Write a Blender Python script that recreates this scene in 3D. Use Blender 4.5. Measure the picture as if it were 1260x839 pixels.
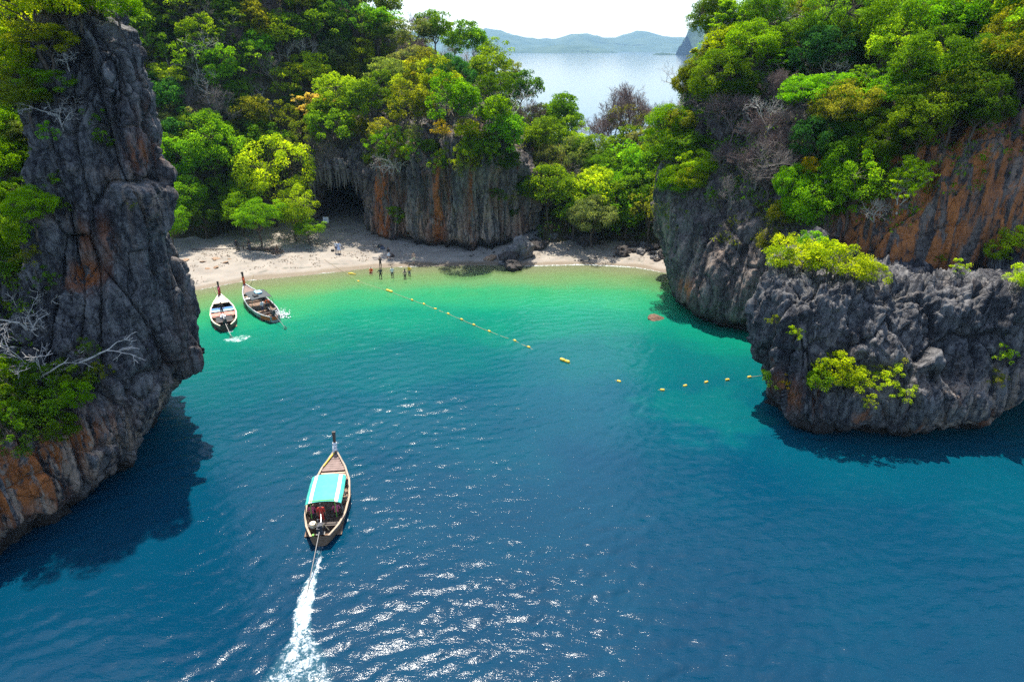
import bpy, bmesh, math, random
import numpy as np
from mathutils import Vector, Matrix, Euler

for o in list(bpy.data.objects):
    bpy.data.objects.remove(o)
SC = bpy.context.scene
COL = SC.collection
R = math.radians

# ------------------------------------------------------------------ camera
CAM_H = 28.0
PITCH = R(23.2)
F = 840.0                      # focal length in pixels of the 1260 x 839 photograph
cam_d = bpy.data.cameras.new('camera')
cam_d.sensor_width = 36.0
cam_d.lens = 36.0 * F / 1260.0
cam_d.clip_start = 0.5
cam_d.clip_end = 60000.0
cam = bpy.data.objects.new('camera', cam_d)
COL.objects.link(cam)
cam.location = (0, 0, CAM_H)
cam.rotation_euler = (R(90) - PITCH, 0, 0)
SC.camera = cam

# ------------------------------------------------------------------ sky, sun, exposure
SUN_EL, SUN_AZ = R(69), R(-12)            # azimuth measured from +Y towards +X
W = bpy.data.worlds.new('World')
SC.world = W
W.use_nodes = True
nt = W.node_tree
sky = nt.nodes.new('ShaderNodeTexSky')
sky.sky_type = 'NISHITA'
sky.sun_disc = False
sky.sun_elevation = SUN_EL
sky.sun_rotation = SUN_AZ
sky.altitude = 0
sky.air_density = 1.0
sky.dust_density = 1.2
sky.ozone_density = 1.0
bg = nt.nodes['Background']
bg.inputs['Strength'].default_value = 0.15
nt.links.new(sky.outputs[0], bg.inputs[0])
sun_d = bpy.data.lights.new('sun', 'SUN')
sun_d.energy = 4.6
sun_d.angle = R(0.53)
sun_d.color = (1.0, 0.94, 0.84)
sun = bpy.data.objects.new('sun', sun_d)
COL.objects.link(sun)
sv = Vector((math.sin(SUN_AZ) * math.cos(SUN_EL), math.cos(SUN_AZ) * math.cos(SUN_EL), math.sin(SUN_EL)))
sun.rotation_euler = sv.to_track_quat('Z', 'Y').to_euler()
SC.view_settings.view_transform = 'Standard'
SC.view_settings.look = 'None'
SC.view_settings.gamma = 1.0
SC.view_settings.use_curve_mapping = False
SC.view_settings.exposure = 1.15
SC.render.engine = 'CYCLES'
cy = SC.cycles
cy.use_denoising = False          # the ripples and leaves are finer than a denoiser keeps
cy.max_bounces = 7
cy.diffuse_bounces = 3
cy.glossy_bounces = 3
cy.transmission_bounces = 4
cy.transparent_max_bounces = 8
cy.volume_bounces = 1
cy.sample_clamp_indirect = 6.0
cy.sample_clamp_direct = 5.0
cy.caustics_reflective = False
cy.caustics_refractive = False
cy.use_adaptive_sampling = True
cy.adaptive_threshold = 0.012

# ------------------------------------------------------------------ pixel helpers
CP, SP = math.cos(PITCH), math.sin(PITCH)
def ray(px, py):
    a = (px - 630.0) / F
    b = (419.5 - py) / F
    return Vector((a, CP + b * SP, -SP + b * CP))
def at_z(px, py, z=0.0):
    d = ray(px, py)
    return Vector((0, 0, CAM_H)) + d * ((z - CAM_H) / d.z)
def at_y(px, py, y):
    d = ray(px, py)
    return Vector((0, 0, CAM_H)) + d * (y / d.y)
def project(p):
    dz = p[2] - CAM_H
    dep = p[1] * CP - dz * SP
    return 630 + F * p[0] / dep, 419.5 - F * (p[1] * SP + dz * CP) / dep, dep

# ------------------------------------------------------------------ noise in numpy
_rs = np.random.RandomState(7)
_PERM = _rs.permutation(4096).astype(np.int64)
_G = _rs.normal(size=(4096, 3)).astype(np.float32)
_G /= np.linalg.norm(_G, axis=1, keepdims=True)
_RND = _rs.rand(4096, 4).astype(np.float32)
def _hash(i, j, k):
    return _PERM[(_PERM[(_PERM[i & 4095] + j) & 4095] + k) & 4095]
def perlin(P):
    P = P.astype(np.float32)
    I = np.floor(P).astype(np.int64)
    f = P - I
    u = f * f * f * (f * (f * 6 - 15) + 10)
    res = np.zeros(len(P), np.float32)
    for dx in (0, 1):
        wx = u[:, 0] if dx else 1 - u[:, 0]
        for dy in (0, 1):
            wy = u[:, 1] if dy else 1 - u[:, 1]
            for dz in (0, 1):
                wz = u[:, 2] if dz else 1 - u[:, 2]
                g = _G[_hash(I[:, 0] + dx, I[:, 1] + dy, I[:, 2] + dz)]
                res += wx * wy * wz * (g[:, 0] * (f[:, 0] - dx) + g[:, 1] * (f[:, 1] - dy) + g[:, 2] * (f[:, 2] - dz))
    return res * 1.5
def fbm(P, octv=4, gain=0.5):
    r = np.zeros(len(P), np.float32); a = 1.0; s = 1.0
    for _ in range(octv):
        r += a * perlin(P * s + 17.3 * _); a *= gain; s *= 2.03
    return r
def worley(P):
    """F1, F2 distances and a random number per cell"""
    P = P.astype(np.float32)
    I = np.floor(P).astype(np.int64)
    f1 = np.full(len(P), 9, np.float32); f2 = f1.copy(); idc = np.zeros(len(P), np.float32)
    for dx in (-1, 0, 1):
        for dy in (-1, 0, 1):
            for dz in (-1, 0, 1):
                J = I + np.array([dx, dy, dz])
                r = _RND[_hash(J[:, 0], J[:, 1], J[:, 2])]
                d = np.sqrt(((J + r[:, :3] - P) ** 2).sum(1))
                m = d < f1
                f2 = np.where(m, f1, np.minimum(f2, d))
                idc = np.where(m, r[:, 3], idc)
                f1 = np.where(m, d, f1)
    return f1, f2, idc
def sstep(a, b, x):
    t = np.clip((x - a) / (b - a), 0, 1)
    return t * t * (3 - 2 * t)

# ------------------------------------------------------------------ mesh helpers
def mesh_np(name, V, Fc, smooth=True, attrs=None, mats=()):
    V = np.asarray(V, np.float32); Fc = np.asarray(Fc, np.int32)
    me = bpy.data.meshes.new(name)
    k = Fc.shape[1]
    me.vertices.add(len(V)); me.vertices.foreach_set('co', V.ravel())
    me.loops.add(Fc.size); me.loops.foreach_set('vertex_index', Fc.ravel())
    me.polygons.add(len(Fc))
    me.polygons.foreach_set('loop_start', np.arange(0, Fc.size, k, dtype=np.int32))
    if smooth:
        me.polygons.foreach_set('use_smooth', np.ones(len(Fc), bool))
    me.update(calc_edges=True)
    for n, a in (attrs or {}).items():
        at = me.attributes.new(n, 'FLOAT', 'POINT')
        at.data.foreach_set('value', np.asarray(a, np.float32))
    for m in mats:
        me.materials.append(m)
    return me
def link(name, me, parent=None, loc=None, rot=None, scale=None):
    o = bpy.data.objects.new(name, me)
    COL.objects.link(o)
    if parent is not None: o.parent = parent
    if loc is not None: o.location = loc
    if rot is not None: o.rotation_euler = rot
    if scale is not None: o.scale = scale if hasattr(scale, '__len__') else (scale,) * 3
    return o
def tag(o, label, cat, group=None):
    o['label'] = label; o['category'] = cat
    if group: o['group'] = group
    return o
def struct(o):
    o['kind'] = 'structure'
    return o
def stuff(o):
    o['kind'] = 'stuff'
    return o
class MB:
    """collects boxes, tubes, sheets; build() makes ONE mesh object"""
    def __init__(s): s.v = []; s.f = []; s.m = []
    def add(s, vs, fs, mi=0):
        n = len(s.v); s.v += [tuple(v) for v in vs]; s.f += [tuple(i + n for i in f) for f in fs]; s.m += [mi] * len(fs)
    def box(s, c, size, rot=None, mi=0):
        x, y, z = (q / 2 for q in size)
        vs = [Vector((a * x, b * y, d * z)) for a in (-1, 1) for b in (-1, 1) for d in (-1, 1)]
        if rot is not None:
            M = Euler(rot).to_matrix(); vs = [M @ v for v in vs]
        s.add([v + Vector(c) for v in vs], [(0, 1, 3, 2), (4, 6, 7, 5), (0, 4, 5, 1), (2, 3, 7, 6), (0, 2, 6, 4), (1, 5, 7, 3)], mi)
    def tube(s, pts, rad, n=6, mi=0, cap=True):
        pts = [Vector(p) for p in pts]
        if not hasattr(rad, '__len__'): rad = [rad] * len(pts)
        vs = []; prev = None
        for i, p in enumerate(pts):
            t = (pts[min(i + 1, len(pts) - 1)] - pts[max(i - 1, 0)])
            t = t.normalized() if t.length > 1e-6 else Vector((0, 0, 1))
            a = prev if prev is not None else (Vector((1, 0, 0)) if abs(t.x) < .9 else Vector((0, 1, 0)))
            a = (a - t * a.dot(t)).normalized(); prev = a
            b = t.cross(a)
            for k in range(n):
                an = 2 * math.pi * k / n
                vs.append(p + (a * math.cos(an) + b * math.sin(an)) * rad[i])
        fs = []
        for i in range(len(pts) - 1):
            for k in range(n):
                fs.append((i * n + k, i * n + (k + 1) % n, (i + 1) * n + (k + 1) % n, (i + 1) * n + k))
        if cap:
            fs.append(tuple(range(n))[::-1]); fs.append(tuple((len(pts) - 1) * n + k for k in range(n)))
        s.add(vs, fs, mi)
    def grid(s, P, mi=0, closed=False):
        nr, nc = len(P), len(P[0])
        vs = [p for r in P for p in r]; fs = []
        for i in range(nr - 1):
            for j in range(nc if closed else nc - 1):
                j2 = (j + 1) % nc
                fs.append((i * nc + j, i * nc + j2, (i + 1) * nc + j2, (i + 1) * nc + j))
        s.add(vs, fs, mi)
    def mesh(s, name, mats, smooth=False):
        me = bpy.data.meshes.new(name)
        me.from_pydata(s.v, [], s.f)
        for m in (mats if isinstance(mats, (list, tuple)) else [mats]): me.materials.append(m)
        me.polygons.foreach_set('material_index', s.m)
        if smooth: me.polygons.foreach_set('use_smooth', [True] * len(me.polygons))
        me.update()
        return me
    def build(s, name, mats, parent=None, smooth=False, **kw):
        return link(name, s.mesh(name, mats, smooth), parent, **kw)

# ------------------------------------------------------------------ materials
class NT:
    def __init__(s, name):
        s.m = bpy.data.materials.new(name); s.m.use_nodes = True
        s.t = s.m.node_tree; s.t.nodes.clear()
        s.out = s.n('OutputMaterial')
    def n(s, typ, **kw):
        nd = s.t.nodes.new('ShaderNode' + typ)
        for k, v in kw.items():
            if k.startswith('i_'):
                key = k[2:]
                key = int(key) if key.isdigit() else key.replace('_', ' ')
                s.set(nd.inputs[key], v)
            else: setattr(nd, k, v)
        return nd
    def set(s, sock, v):
        if isinstance(v, bpy.types.NodeSocket): s.t.links.new(v, sock)
        elif isinstance(v, bpy.types.Node): s.t.links.new(v.outputs[0], sock)
        else:
            if hasattr(v, '__len__') and len(v) == 3 and sock.type == 'RGBA': v = (*v, 1)
            sock.default_value = v
    def ramp(s, fac, stops, interp='LINEAR'):
        r = s.n('ValToRGB'); r.color_ramp.interpolation = interp
        e = r.color_ramp.elements
        while len(e) < len(stops): e.new(0.5)
        for el, (p, c) in zip(e, stops):
            el.position = p
            if not hasattr(c, '__len__'): c = (c, c, c)
            el.color = (*c[:3], 1)
        s.set(r.inputs[0], fac)
        return r.outputs[0]
    def mix(s, fac, a, b, mode='MIX'):
        m = s.n('MixRGB', blend_type=mode)
        s.set(m.inputs[0], fac); s.set(m.inputs[1], a); s.set(m.inputs[2], b)
        return m.outputs[0]
    def math(s, op, a, b=0.0, c=None):
        m = s.n('Math', operation=op); s.set(m.inputs[0], a); s.set(m.inputs[1], b)
        if c is not None: s.set(m.inputs[2], c)
        return m.outputs[0]
    def attr(s, name):
        a = s.n('Attribute'); a.attribute_name = name
        return a.outputs['Fac']
    def noise(s, vec, scale, detail=4, rough=0.55, dist=0.0):
        nd = s.n('TexNoise'); s.set(nd.inputs['Vector'], vec)
        nd.inputs['Scale'].default_value = scale; nd.inputs['Detail'].default_value = detail
        nd.inputs['Roughness'].default_value = rough; nd.inputs['Distortion'].default_value = dist
        return nd.outputs[0]
    def mapping(s, vec, scale=(1, 1, 1), rot=(0, 0, 0), loc=(0, 0, 0)):
        mp = s.n('Mapping'); s.set(mp.inputs[0], vec)
        mp.inputs['Scale'].default_value = scale; mp.inputs['Rotation'].default_value = rot; mp.inputs['Location'].default_value = loc
        return mp.outputs[0]
    def bump(s, h, strength=0.5, dist=0.1, normal=None):
        b = s.n('Bump'); s.set(b.inputs['Height'], h); b.inputs['Strength'].default_value = strength; b.inputs['Distance'].default_value = dist
        if normal is not None: s.set(b.inputs['Normal'], normal)
        return b.outputs[0]
    def pos(s): return s.n('NewGeometry').outputs['Position']
    def obj(s): return s.n('TexCoord').outputs['Object']
    def bsdf(s, color, rough=0.6, normal=None, spec=0.4, metal=0.0):
        p = s.n('BsdfPrincipled'); s.set(p.inputs['Base Color'], color); s.set(p.inputs['Roughness'], rough)
        p.inputs['Specular IOR Level'].default_value = spec; p.inputs['Metallic'].default_value = metal
        if normal is not None: s.set(p.inputs['Normal'], normal)
        return p.outputs[0]
    def done(s, sh):
        s.t.links.new(sh, s.out.inputs[0]); return s.m

def plain(name, col, rough=0.6, var=0.25, scale=3.0, spec=0.4, metal=0.0, bump=0.0):
    """a paint, cloth or wood with a little grain and wear"""
    t = NT(name); v = t.obj()
    n = t.noise(v, scale, 5, 0.6)
    c = t.mix(t.ramp(n, [(0.3, 0.0), (0.7, 1.0)]), tuple(q * (1 - var) for q in col), tuple(min(1, q * (1 + var * .6)) for q in col))
    nm = t.bump(t.noise(v, scale * 6, 3), bump, 0.02) if bump else None
    return t.done(t.bsdf(c, rough, nm, spec, metal))

def rock_material(name, dark=(0.010, 0.010, 0.013), mid=(0.038, 0.038, 0.042), light=(0.20, 0.19, 0.18), tan=(0.36, 0.26, 0.19), rust=(0.46, 0.15, 0.042), lightness=0.5):
    t = NT(name); p = t.pos()
    st = t.mapping(p, (0.9, 0.9, 0.13))
    streak = t.noise(st, 1.3, 9, 0.72, 0.5)
    blot = t.noise(p, 0.35, 5, 0.6)
    fine = t.noise(p, 2.6, 10, 0.78)
    k = t.math('ADD', t.math('MULTIPLY', streak, 0.5), t.math('ADD', t.math('MULTIPLY', blot, 0.22), t.math('MULTIPLY', fine, 0.45)))
    c = t.ramp(k, [(0.47, dark), (0.555, mid), (0.62, tuple((a + b) / 2 for a, b in zip(mid, light))), (0.70, light)])
    # pale lime-wash streaks and rust-coloured stains where the python code put them
    s2 = t.noise(t.mapping(p, (1.6, 1.6, 0.10), loc=(5, 3, 1)), 1.0, 5, 0.6, 0.4)
    pale = t.math('MULTIPLY', t.attr('pale'), t.ramp(t.math('ADD', t.math('MULTIPLY', s2, .7), t.math('MULTIPLY', fine, .3)), [(0.48, 0), (0.54, 1)]))
    c = t.mix(pale, c, tan)
    s3 = t.noise(t.mapping(p, (1.1, 1.1, 0.12), loc=(-3, 9, 4)), 1.1, 6, 0.62, 0.5)
    rc = t.mix(t.ramp(fine, [(0.35, 0), (0.65, 1)]), rust, tuple(q * 0.35 for q in rust))
    stain = t.math('MULTIPLY', t.attr('stain'), t.ramp(t.math('ADD', t.math('MULTIPLY', s3, .7), t.math('MULTIPLY', fine, .3)), [(0.46, 0), (0.52, 1)]))
    c = t.mix(stain, c, rc)
    wet = t.attr('wet')  # wet band at the base; in the cave also its painted-in gloom
    c = t.mix(wet, c, (0.022, 0.020, 0.018))
    h = t.math('ADD', t.math('MULTIPLY', fine, 0.7), t.math('MULTIPLY', t.noise(p, 14, 4, 0.7), 0.3))
    vor = t.n('TexVoronoi', feature='DISTANCE_TO_EDGE'); t.set(vor.inputs['Vector'], t.mapping(t.mix(0.12, p, t.n('TexNoise', i_Scale=1.0).outputs[1], 'ADD'), (1, 1, 0.55))); vor.inputs['Scale'].default_value = 1.1
    crack = t.ramp(vor.outputs[0], [(0.0, 0.0), (0.045, 1.0)])
    h2 = t.math('ADD', h, t.math('MULTIPLY', crack, 0.5))
    return t.done(t.bsdf(c, 0.88, t.bump(h2, 0.85, 0.2), 0.25))

M = {}
M['rock'] = rock_material('limestone')
M['rock_right'] = rock_material('limestone_warm', rust=(0.58, 0.21, 0.065), dark=(0.014, 0.012, 0.012), mid=(0.058, 0.050, 0.047), light=(0.22, 0.185, 0.155))
M['rock_cave'] = rock_material('limestone_streaked', dark=(0.016, 0.014, 0.014), mid=(0.065, 0.057, 0.053), light=(0.24, 0.21, 0.175))
def boulder_material(name, col, light):
    t = NT(name); p = t.pos()
    n = t.noise(p, 1.6, 6, 0.65); f = t.noise(p, 7, 5, 0.7)
    c = t.ramp(t.math('ADD', t.math('MULTIPLY', n, .6), t.math('MULTIPLY', f, .4)), [(0.38, col), (0.68, light)])
    return t.done(t.bsdf(c, 0.85, t.bump(t.math('ADD', n, f), 0.8, 0.12), 0.3))
M['boulder_dark'] = boulder_material('dark_boulder', (0.022, 0.018, 0.016), (0.10, 0.085, 0.075))
M['boulder_grey'] = boulder_material('grey_boulder', (0.05, 0.05, 0.052), (0.26, 0.24, 0.22))
M['boulder_brown'] = boulder_material('brown_boulder', (0.07, 0.04, 0.025), (0.22, 0.13, 0.085))
M['boulder_tan'] = boulder_material('tan_boulder', (0.16, 0.09, 0.05), (0.42, 0.30, 0.20))

def sand_material():
    t = NT('sand'); p = t.pos()
    n = t.noise(p, 0.45, 5, 0.6); f = t.noise(p, 6, 5, 0.7); g = t.noise(p, 1.8, 4, 0.6)
    c = t.ramp(n, [(0.3, (0.20, 0.178, 0.15)), (0.7, (0.31, 0.277, 0.232))])
    c = t.mix(t.ramp(g, [(0.52, 0), (0.72, 0.55)]), c, (0.27, 0.20, 0.15))
    speck = t.math('MULTIPLY', t.ramp(f, [(0.63, 0), (0.70, 1)]), 0.45)
    c = t.mix(speck, c, (0.14, 0.10, 0.075))
    c = t.mix(t.math('MULTIPLY', t.attr('wet'), 0.9), c, (0.15, 0.115, 0.075))
    c = t.mix(t.attr('weed'), c, (0.035, 0.05, 0.03))
    rough = t.math('SUBTRACT', 0.9, t.math('MULTIPLY', t.attr('wet'), 0.45))
    return t.done(t.bsdf(c, rough, t.bump(t.math('ADD', g, f), 0.5, 0.08), 0.3))
M['sand'] = sand_material()
def soil_material():
    t = NT('forest_floor'); p = t.pos()
    n = t.noise(p, 0.6, 6, 0.65); f = t.noise(p, 5, 5, 0.7)
    c = t.ramp(n, [(0.3, (0.03, 0.034, 0.015)), (0.55, (0.075, 0.06, 0.036)), (0.8, (0.13, 0.10, 0.065))])
    c = t.mix(t.ramp(f, [(0.5, 0), (0.7, 0.6)]), c, (0.025, 0.045, 0.010))
    return t.done(t.bsdf(c, 0.95, t.bump(t.math('ADD', n, f), 0.9, 0.3), 0.1))
M['soil'] = soil_material()

def leaf_material(name, glow=0.55):
    t = NT(name)
    oc = t.n('ObjectInfo').outputs['Color']
    tone = t.attr('tone')
    c = t.mix(1.0, oc, t.ramp(tone, [(0.0, (0.42, 0.5, 0.45)), (0.5, (0.95, 0.97, 0.85)), (1.0, (1.6, 1.45, 1.0))]), 'MULTIPLY')
    pr = t.n('BsdfDiffuse'); t.set(pr.inputs[0], c); pr = pr.outputs[0]
    tr = t.n('BsdfTranslucent'); t.set(tr.inputs[0], t.mix(1.0, c, (1.4, 1.3, 0.5), 'MULTIPLY'))
    ms = t.n('MixShader'); ms.inputs[0].default_value = glow
    t.t.links.new(pr, ms.inputs[1]); t.t.links.new(tr.outputs[0], ms.inputs[2])
    return t.done(ms.outputs[0])
M['leaf'] = leaf_material('leaf')
def bark_material(name, a, b):
    t = NT(name); v = t.obj()
    n = t.noise(t.mapping(v, (4, 4, .8)), 2.0, 5, .65)
    c = t.ramp(n, [(0.3, a), (0.7, b)])
    return t.done(t.bsdf(c, 0.9, t.bump(n, 0.6, 0.05), 0.2))
M['bark'] = bark_material('bark', (0.05, 0.038, 0.028), (0.15, 0.12, 0.095))
M['bark_pale'] = bark_material('pale_bark', (0.30, 0.27, 0.23), (0.52, 0.48, 0.43))
M['bark_grey'] = bark_material('grey_bark', (0.13, 0.105, 0.09), (0.30, 0.25, 0.22))
M['bark_mauve'] = bark_material('mauve_twigs', (0.11, 0.075, 0.065), (0.23, 0.165, 0.145))

# ------------------------------------------------------------------ shoreline, beach, seabed
SHORE = np.array([(-120, 60), (-70, 70), (-41.8, 80), (-35.2, 85.6), (-25.4, 89), (-19.3, 91.6), (-3.4, 92.9), (3, 92.2), (10.3, 92.7), (17, 91.4), (22, 88.5), (32, 84), (60, 82), (120, 80)], float)
def shore_y(x): return np.interp(x, SHORE[:, 0], SHORE[:, 1])
def shore_d(x, y):                       # positive inland, metres
    return (np.asarray(y) - shore_y(x)) * 0.93
def beach_z(x, y):
    x = np.asarray(x, float); y = np.asarray(y, float)
    d = shore_d(x, y)
    up = 0.03 + np.interp(d, [0, 2, 6, 14, 22, 40], [0.0, 0.22, 0.7, 1.45, 2.0, 2.4])
    dn = -np.interp(-d, [0, 3, 8, 14, 22, 32, 45, 60, 200], [0.0, 0.22, 0.62, 1.2, 2.1, 3.7, 6.4, 9.6, 14.0])
    z = np.where(d > 0, up, dn)
    far = sstep(150, 175, y)                # beyond the isthmus the ground dips below the far sea
    z = z * (1 - far) - 12 * far
    return z

# ------------------------------------------------------------------ hillside (forest floor)
CPL = [(-52,112),(-42,111),(-35,112),(-32,124),(-20,124),(-19,104),(-17.5,101),(-12.5,98.8),(-7,98.0),(-2.6,98.1),(0.6,100.2),(2.6,105),(3.6,113)]
HP = np.array([  # left heights above the view are raised to throw shade on the beach
 (-95,100,20),(-80,100,12),(-60,100,4),(-48,101,2),(-40,102,1.0),(-36,108,-2),(-28,116,2),(-28,108,-3),(-22,109,-3),(-20,117,16),(-12,106,14.5),(-3,106,13.5),(2,107,9),(5,106,5),(8,104,2.0),(13,103,1.0),(18,102,1.0),(24,100,2),
 (-95,115,36),(-80,115,28),(-60,112,26),(-48,112,21),(-40,113,15),(-28,128,24),(-15,116,19),(-3,116,16.5),(5,114,9.5),(10,113,8),(16,112,7.5),(22,111,9),(30,110,10),
 (-95,130,50),(-80,130,43),(-60,130,47),(-45,130,41),(-30,130,31),(-15,130,26),(-3,130,20.5),(5,130,13),(12,128,10.5),(20,128,11),(30,128,10),
 (-95,150,62),(-80,150,55),(-60,150,60),(-40,150,48),(-28,150,32.5),(-10,150,24.5),(0,148,17.5),(8,146,8),(16,146,5),(25,146,6),(36,146,10),
 (-95,178,55),(-80,178,48),(-50,178,36),(-30,176,22),(-10,172,10),(0,168,4),(10,164,-1),(20,164,-2),(32,164,0),(50,164,4),
 (-95,210,20),(-60,205,12),(-30,200,2),(0,190,-6),(20,185,-6),(40,185,-6),(60,180,-4),
 (-95,88,5),(-60,92,0.5),(-45,96,0.6),(-35,100,0.2),(-20,96,-2),(0,94,-2),(15,96,-1),(25,94,0)], float)
def _rbf():
    d = np.linalg.norm(HP[:, None, :2] - HP[None, :, :2], axis=2)
    return np.linalg.solve(d + 1e-6 * np.eye(len(HP)), HP[:, 2])
_HW = _rbf()
def hill_z(x, y):
    x = np.asarray(x, float).ravel(); y = np.asarray(y, float).ravel()
    z = np.zeros(len(x))
    for (a, b, c), w in zip(HP, _HW):
        z += w * np.hypot(x - a, y - b)
    cl = np.interp(x, [q[0] for q in CPL], [q[1] for q in CPL])
    m = sstep(cl + 6, cl + 3, y) * sstep(5, 3.4, x) * sstep(-46, -40, x)
    return z * (1 - m) - 4 * m
def tensor(xs, ys):
    X, Y = np.meshgrid(xs, ys)
    nx, ny = len(xs), len(ys)
    i = np.arange(nx * ny).reshape(ny, nx)
    Fc = np.stack([i[:-1, :-1], i[:-1, 1:], i[1:, 1:], i[1:, :-1]], -1).reshape(-1, 4)
    return X.ravel(), Y.ravel(), Fc

X, Y, Fc = tensor(np.concatenate([np.linspace(-130, -55, 40)[:-1], np.linspace(-55, 32, 250), np.linspace(32, 110, 40)[1:]]),
                  np.concatenate([np.linspace(-60, 62, 50)[:-1], np.linspace(62, 118, 170), np.linspace(118, 260, 40)[1:]]))
P3 = np.stack([X, Y, 0 * X], 1)
Z = beach_z(X, Y)
d = shore_d(X, Y)
Z = Z + 0.10 * fbm(P3 * 0.5, 3) * sstep(0.3, 4, d) + 0.6 * fbm(P3 * 0.12, 3) * sstep(6, 25, -d)
wet = sstep(1.6, 0.5, d + 0.5 * fbm(P3 * 0.35, 2))
weed = np.clip(sstep(0.12, 0.5, fbm(P3 * 0.16 + 40, 4)) * sstep(4, 10, -d) + sstep(1.2, .5, np.hypot((X - 20) / 4.5, (Y - 86) / 3)) , 0, .9)
wrack = sstep(.28, .08, np.abs(d - 2.4 - 1.0 * fbm(P3 * .15 + 9, 2))) * sstep(.0, .35, fbm(P3 * 1.3, 3)) * (np.abs(X) < 50)
weed = np.clip(np.maximum(weed, .55 * wrack), 0, .9)
beach = struct(link('beach', mesh_np('beach', np.stack([X, Y, Z], 1), Fc, True, {'wet': wet, 'weed': weed}, [M['sand']])))

X, Y, Fc = tensor(np.linspace(-100, 58, 200), np.linspace(86, 214, 170))
P3 = np.stack([X, Y, 0 * X], 1)
Z = hill_z(X, Y) + 1.3 * fbm(P3 * 0.12, 4)
hillside = struct(link('hillside', mesh_np('hillside', np.stack([X, Y, Z], 1), Fc, True, None, [M['soil']])))

# ------------------------------------------------------------------ lofted limestone cliffs
def catmull(pts, n):
    pts = np.asarray(pts, float); k = len(pts)
    P = np.vstack([2 * pts[0] - pts[1], pts, 2 * pts[-1] - pts[-2]])
    t = np.linspace(0, k - 1 - 1e-9, n); i = t.astype(int); f = (t - i)[:, None]
    a, b, c, e = P[i], P[i + 1], P[i + 2], P[i + 3]
    return 0.5 * (2 * b + (c - a) * f + (2 * a - 5 * b + 4 * c - e) * f ** 2 + (3 * b - a - 3 * c + e) * f ** 3)
def loft(rows, nu, nv, wfun=None):
    """rows = [(z, [(x, y[, dz])...])]; a sheet that runs along the outline (u) and up (v)"""
    zs = np.array([r[0] for r in rows], float)
    G = []
    for z, pts in rows:
        p = np.array([(q[0], q[1], z + (q[2] if len(q) > 2 else 0)) for q in pts], float)
        G.append(catmull(p, nu))
    G = np.array(G)                                             # rows, nu, 3
    seg = np.linalg.norm(np.diff(G.mean(1), axis=0), axis=1)
    seg = np.maximum(np.linalg.norm(np.diff(G, axis=0), axis=2).mean(1), 0.3)
    cum = np.concatenate([[0], np.cumsum(seg)])
    t = np.linspace(0, cum[-1], nv)
    i = np.clip(np.searchsorted(cum, t, 'right') - 1, 0, len(rows) - 2)
    f = ((t - cum[i]) / (cum[i + 1] - cum[i]))[:, None, None]
    S = G[i] * (1 - f) + G[i + 1] * f
    k = max(2, int(nv * 0.5 / cum[-1] * 1.2))
    ker = np.exp(-0.5 * (np.arange(-3 * k, 3 * k + 1) / k) ** 2); ker /= ker.sum()
    Sp = np.concatenate([np.repeat(S[:1], 3 * k, 0), S, np.repeat(S[-1:], 3 * k, 0)], 0)
    out = np.zeros_like(S)
    for j, w in enumerate(ker): out += w * Sp[j:j + nv]
    return out
def grid_normals(S):
    du = np.gradient(S, axis=1); dv = np.gradient(S, axis=0)
    n = np.cross(du, dv); n /= np.linalg.norm(n, axis=2, keepdims=True) + 1e-9
    return n
def grid_faces(nv, nu):
    i = np.arange(nv * nu).reshape(nv, nu)
    return np.stack([i[:-1, :-1], i[:-1, 1:], i[1:, 1:], i[1:, :-1]], -1).reshape(-1, 4)
_TILT = _rs.normal(size=(4096, 3)).astype(np.float32)
def facets(P):
    """angular blocks: every cell is a tilted plane; returns offset, tilt term and distance to the crack"""
    P = P.astype(np.float32); I = np.floor(P).astype(np.int64)
    f1 = np.full(len(P), 9, np.float32); f2 = f1.copy(); best = np.zeros(len(P), np.int64); dl = np.zeros((len(P), 3), np.float32)
    for dx in (-1, 0, 1):
        for dy in (-1, 0, 1):
            for dz in (-1, 0, 1):
                J = I + np.array([dx, dy, dz]); h = _hash(J[:, 0], J[:, 1], J[:, 2])
                v = P - (J + _RND[h, :3]); d = np.sqrt((v ** 2).sum(1)); m = d < f1
                f2 = np.where(m, f1, np.minimum(f2, d)); best = np.where(m, h, best); dl = np.where(m[:, None], v, dl); f1 = np.where(m, d, f1)
    return _RND[best, 3] - .5, (dl * _TILT[best]).sum(1), f2 - f1
def karst(P, big=1.4, flute=0.7, block=0.7, small=0.2, vs=0.45, seed=0.0):
    """limestone relief: masses, vertical ribs, angular cracked blocks of three sizes"""
    Q = P * np.array([1, 1, vs]) + seed
    warp = np.stack([perlin(Q * 0.5 + 3), perlin(Q * 0.5 + 31), perlin(Q * 0.5 + 57)], 1) * 0.35
    d = big * fbm(Q * 0.16, 3)
    fl = perlin((P + warp) * np.array([0.62, 0.62, 0.07]) + seed)
    d += flute * (1.0 - 2.2 * np.abs(fl))
    vc = perlin((P + warp * 1.5) * np.array([0.33, 0.33, 0.055]) + seed + 41)
    d -= 0.75 * block * np.exp(-np.abs(vc) / 0.018)
    c, t, e = facets((Q + warp) * 0.34)
    d += block * (c * 1.15 + 0.7 * t - 0.85 * np.exp(-e / 0.028))
    c, t, e = facets((Q + warp * .6) * 0.95 + 11)
    d += block * (0.24 * c + 0.22 * t - 0.18 * np.exp(-e / 0.045))
    c, t, e = facets((Q + warp * .3) * np.array([2.3, 2.3, 2.0]) + 23)
    d += small * (0.75 * c + 0.55 * t - 0.45 * np.exp(-e / 0.07))
    d += small * 0.45 * fbm(Q * 3.2, 3, .6)
    return d - d.mean()
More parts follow.
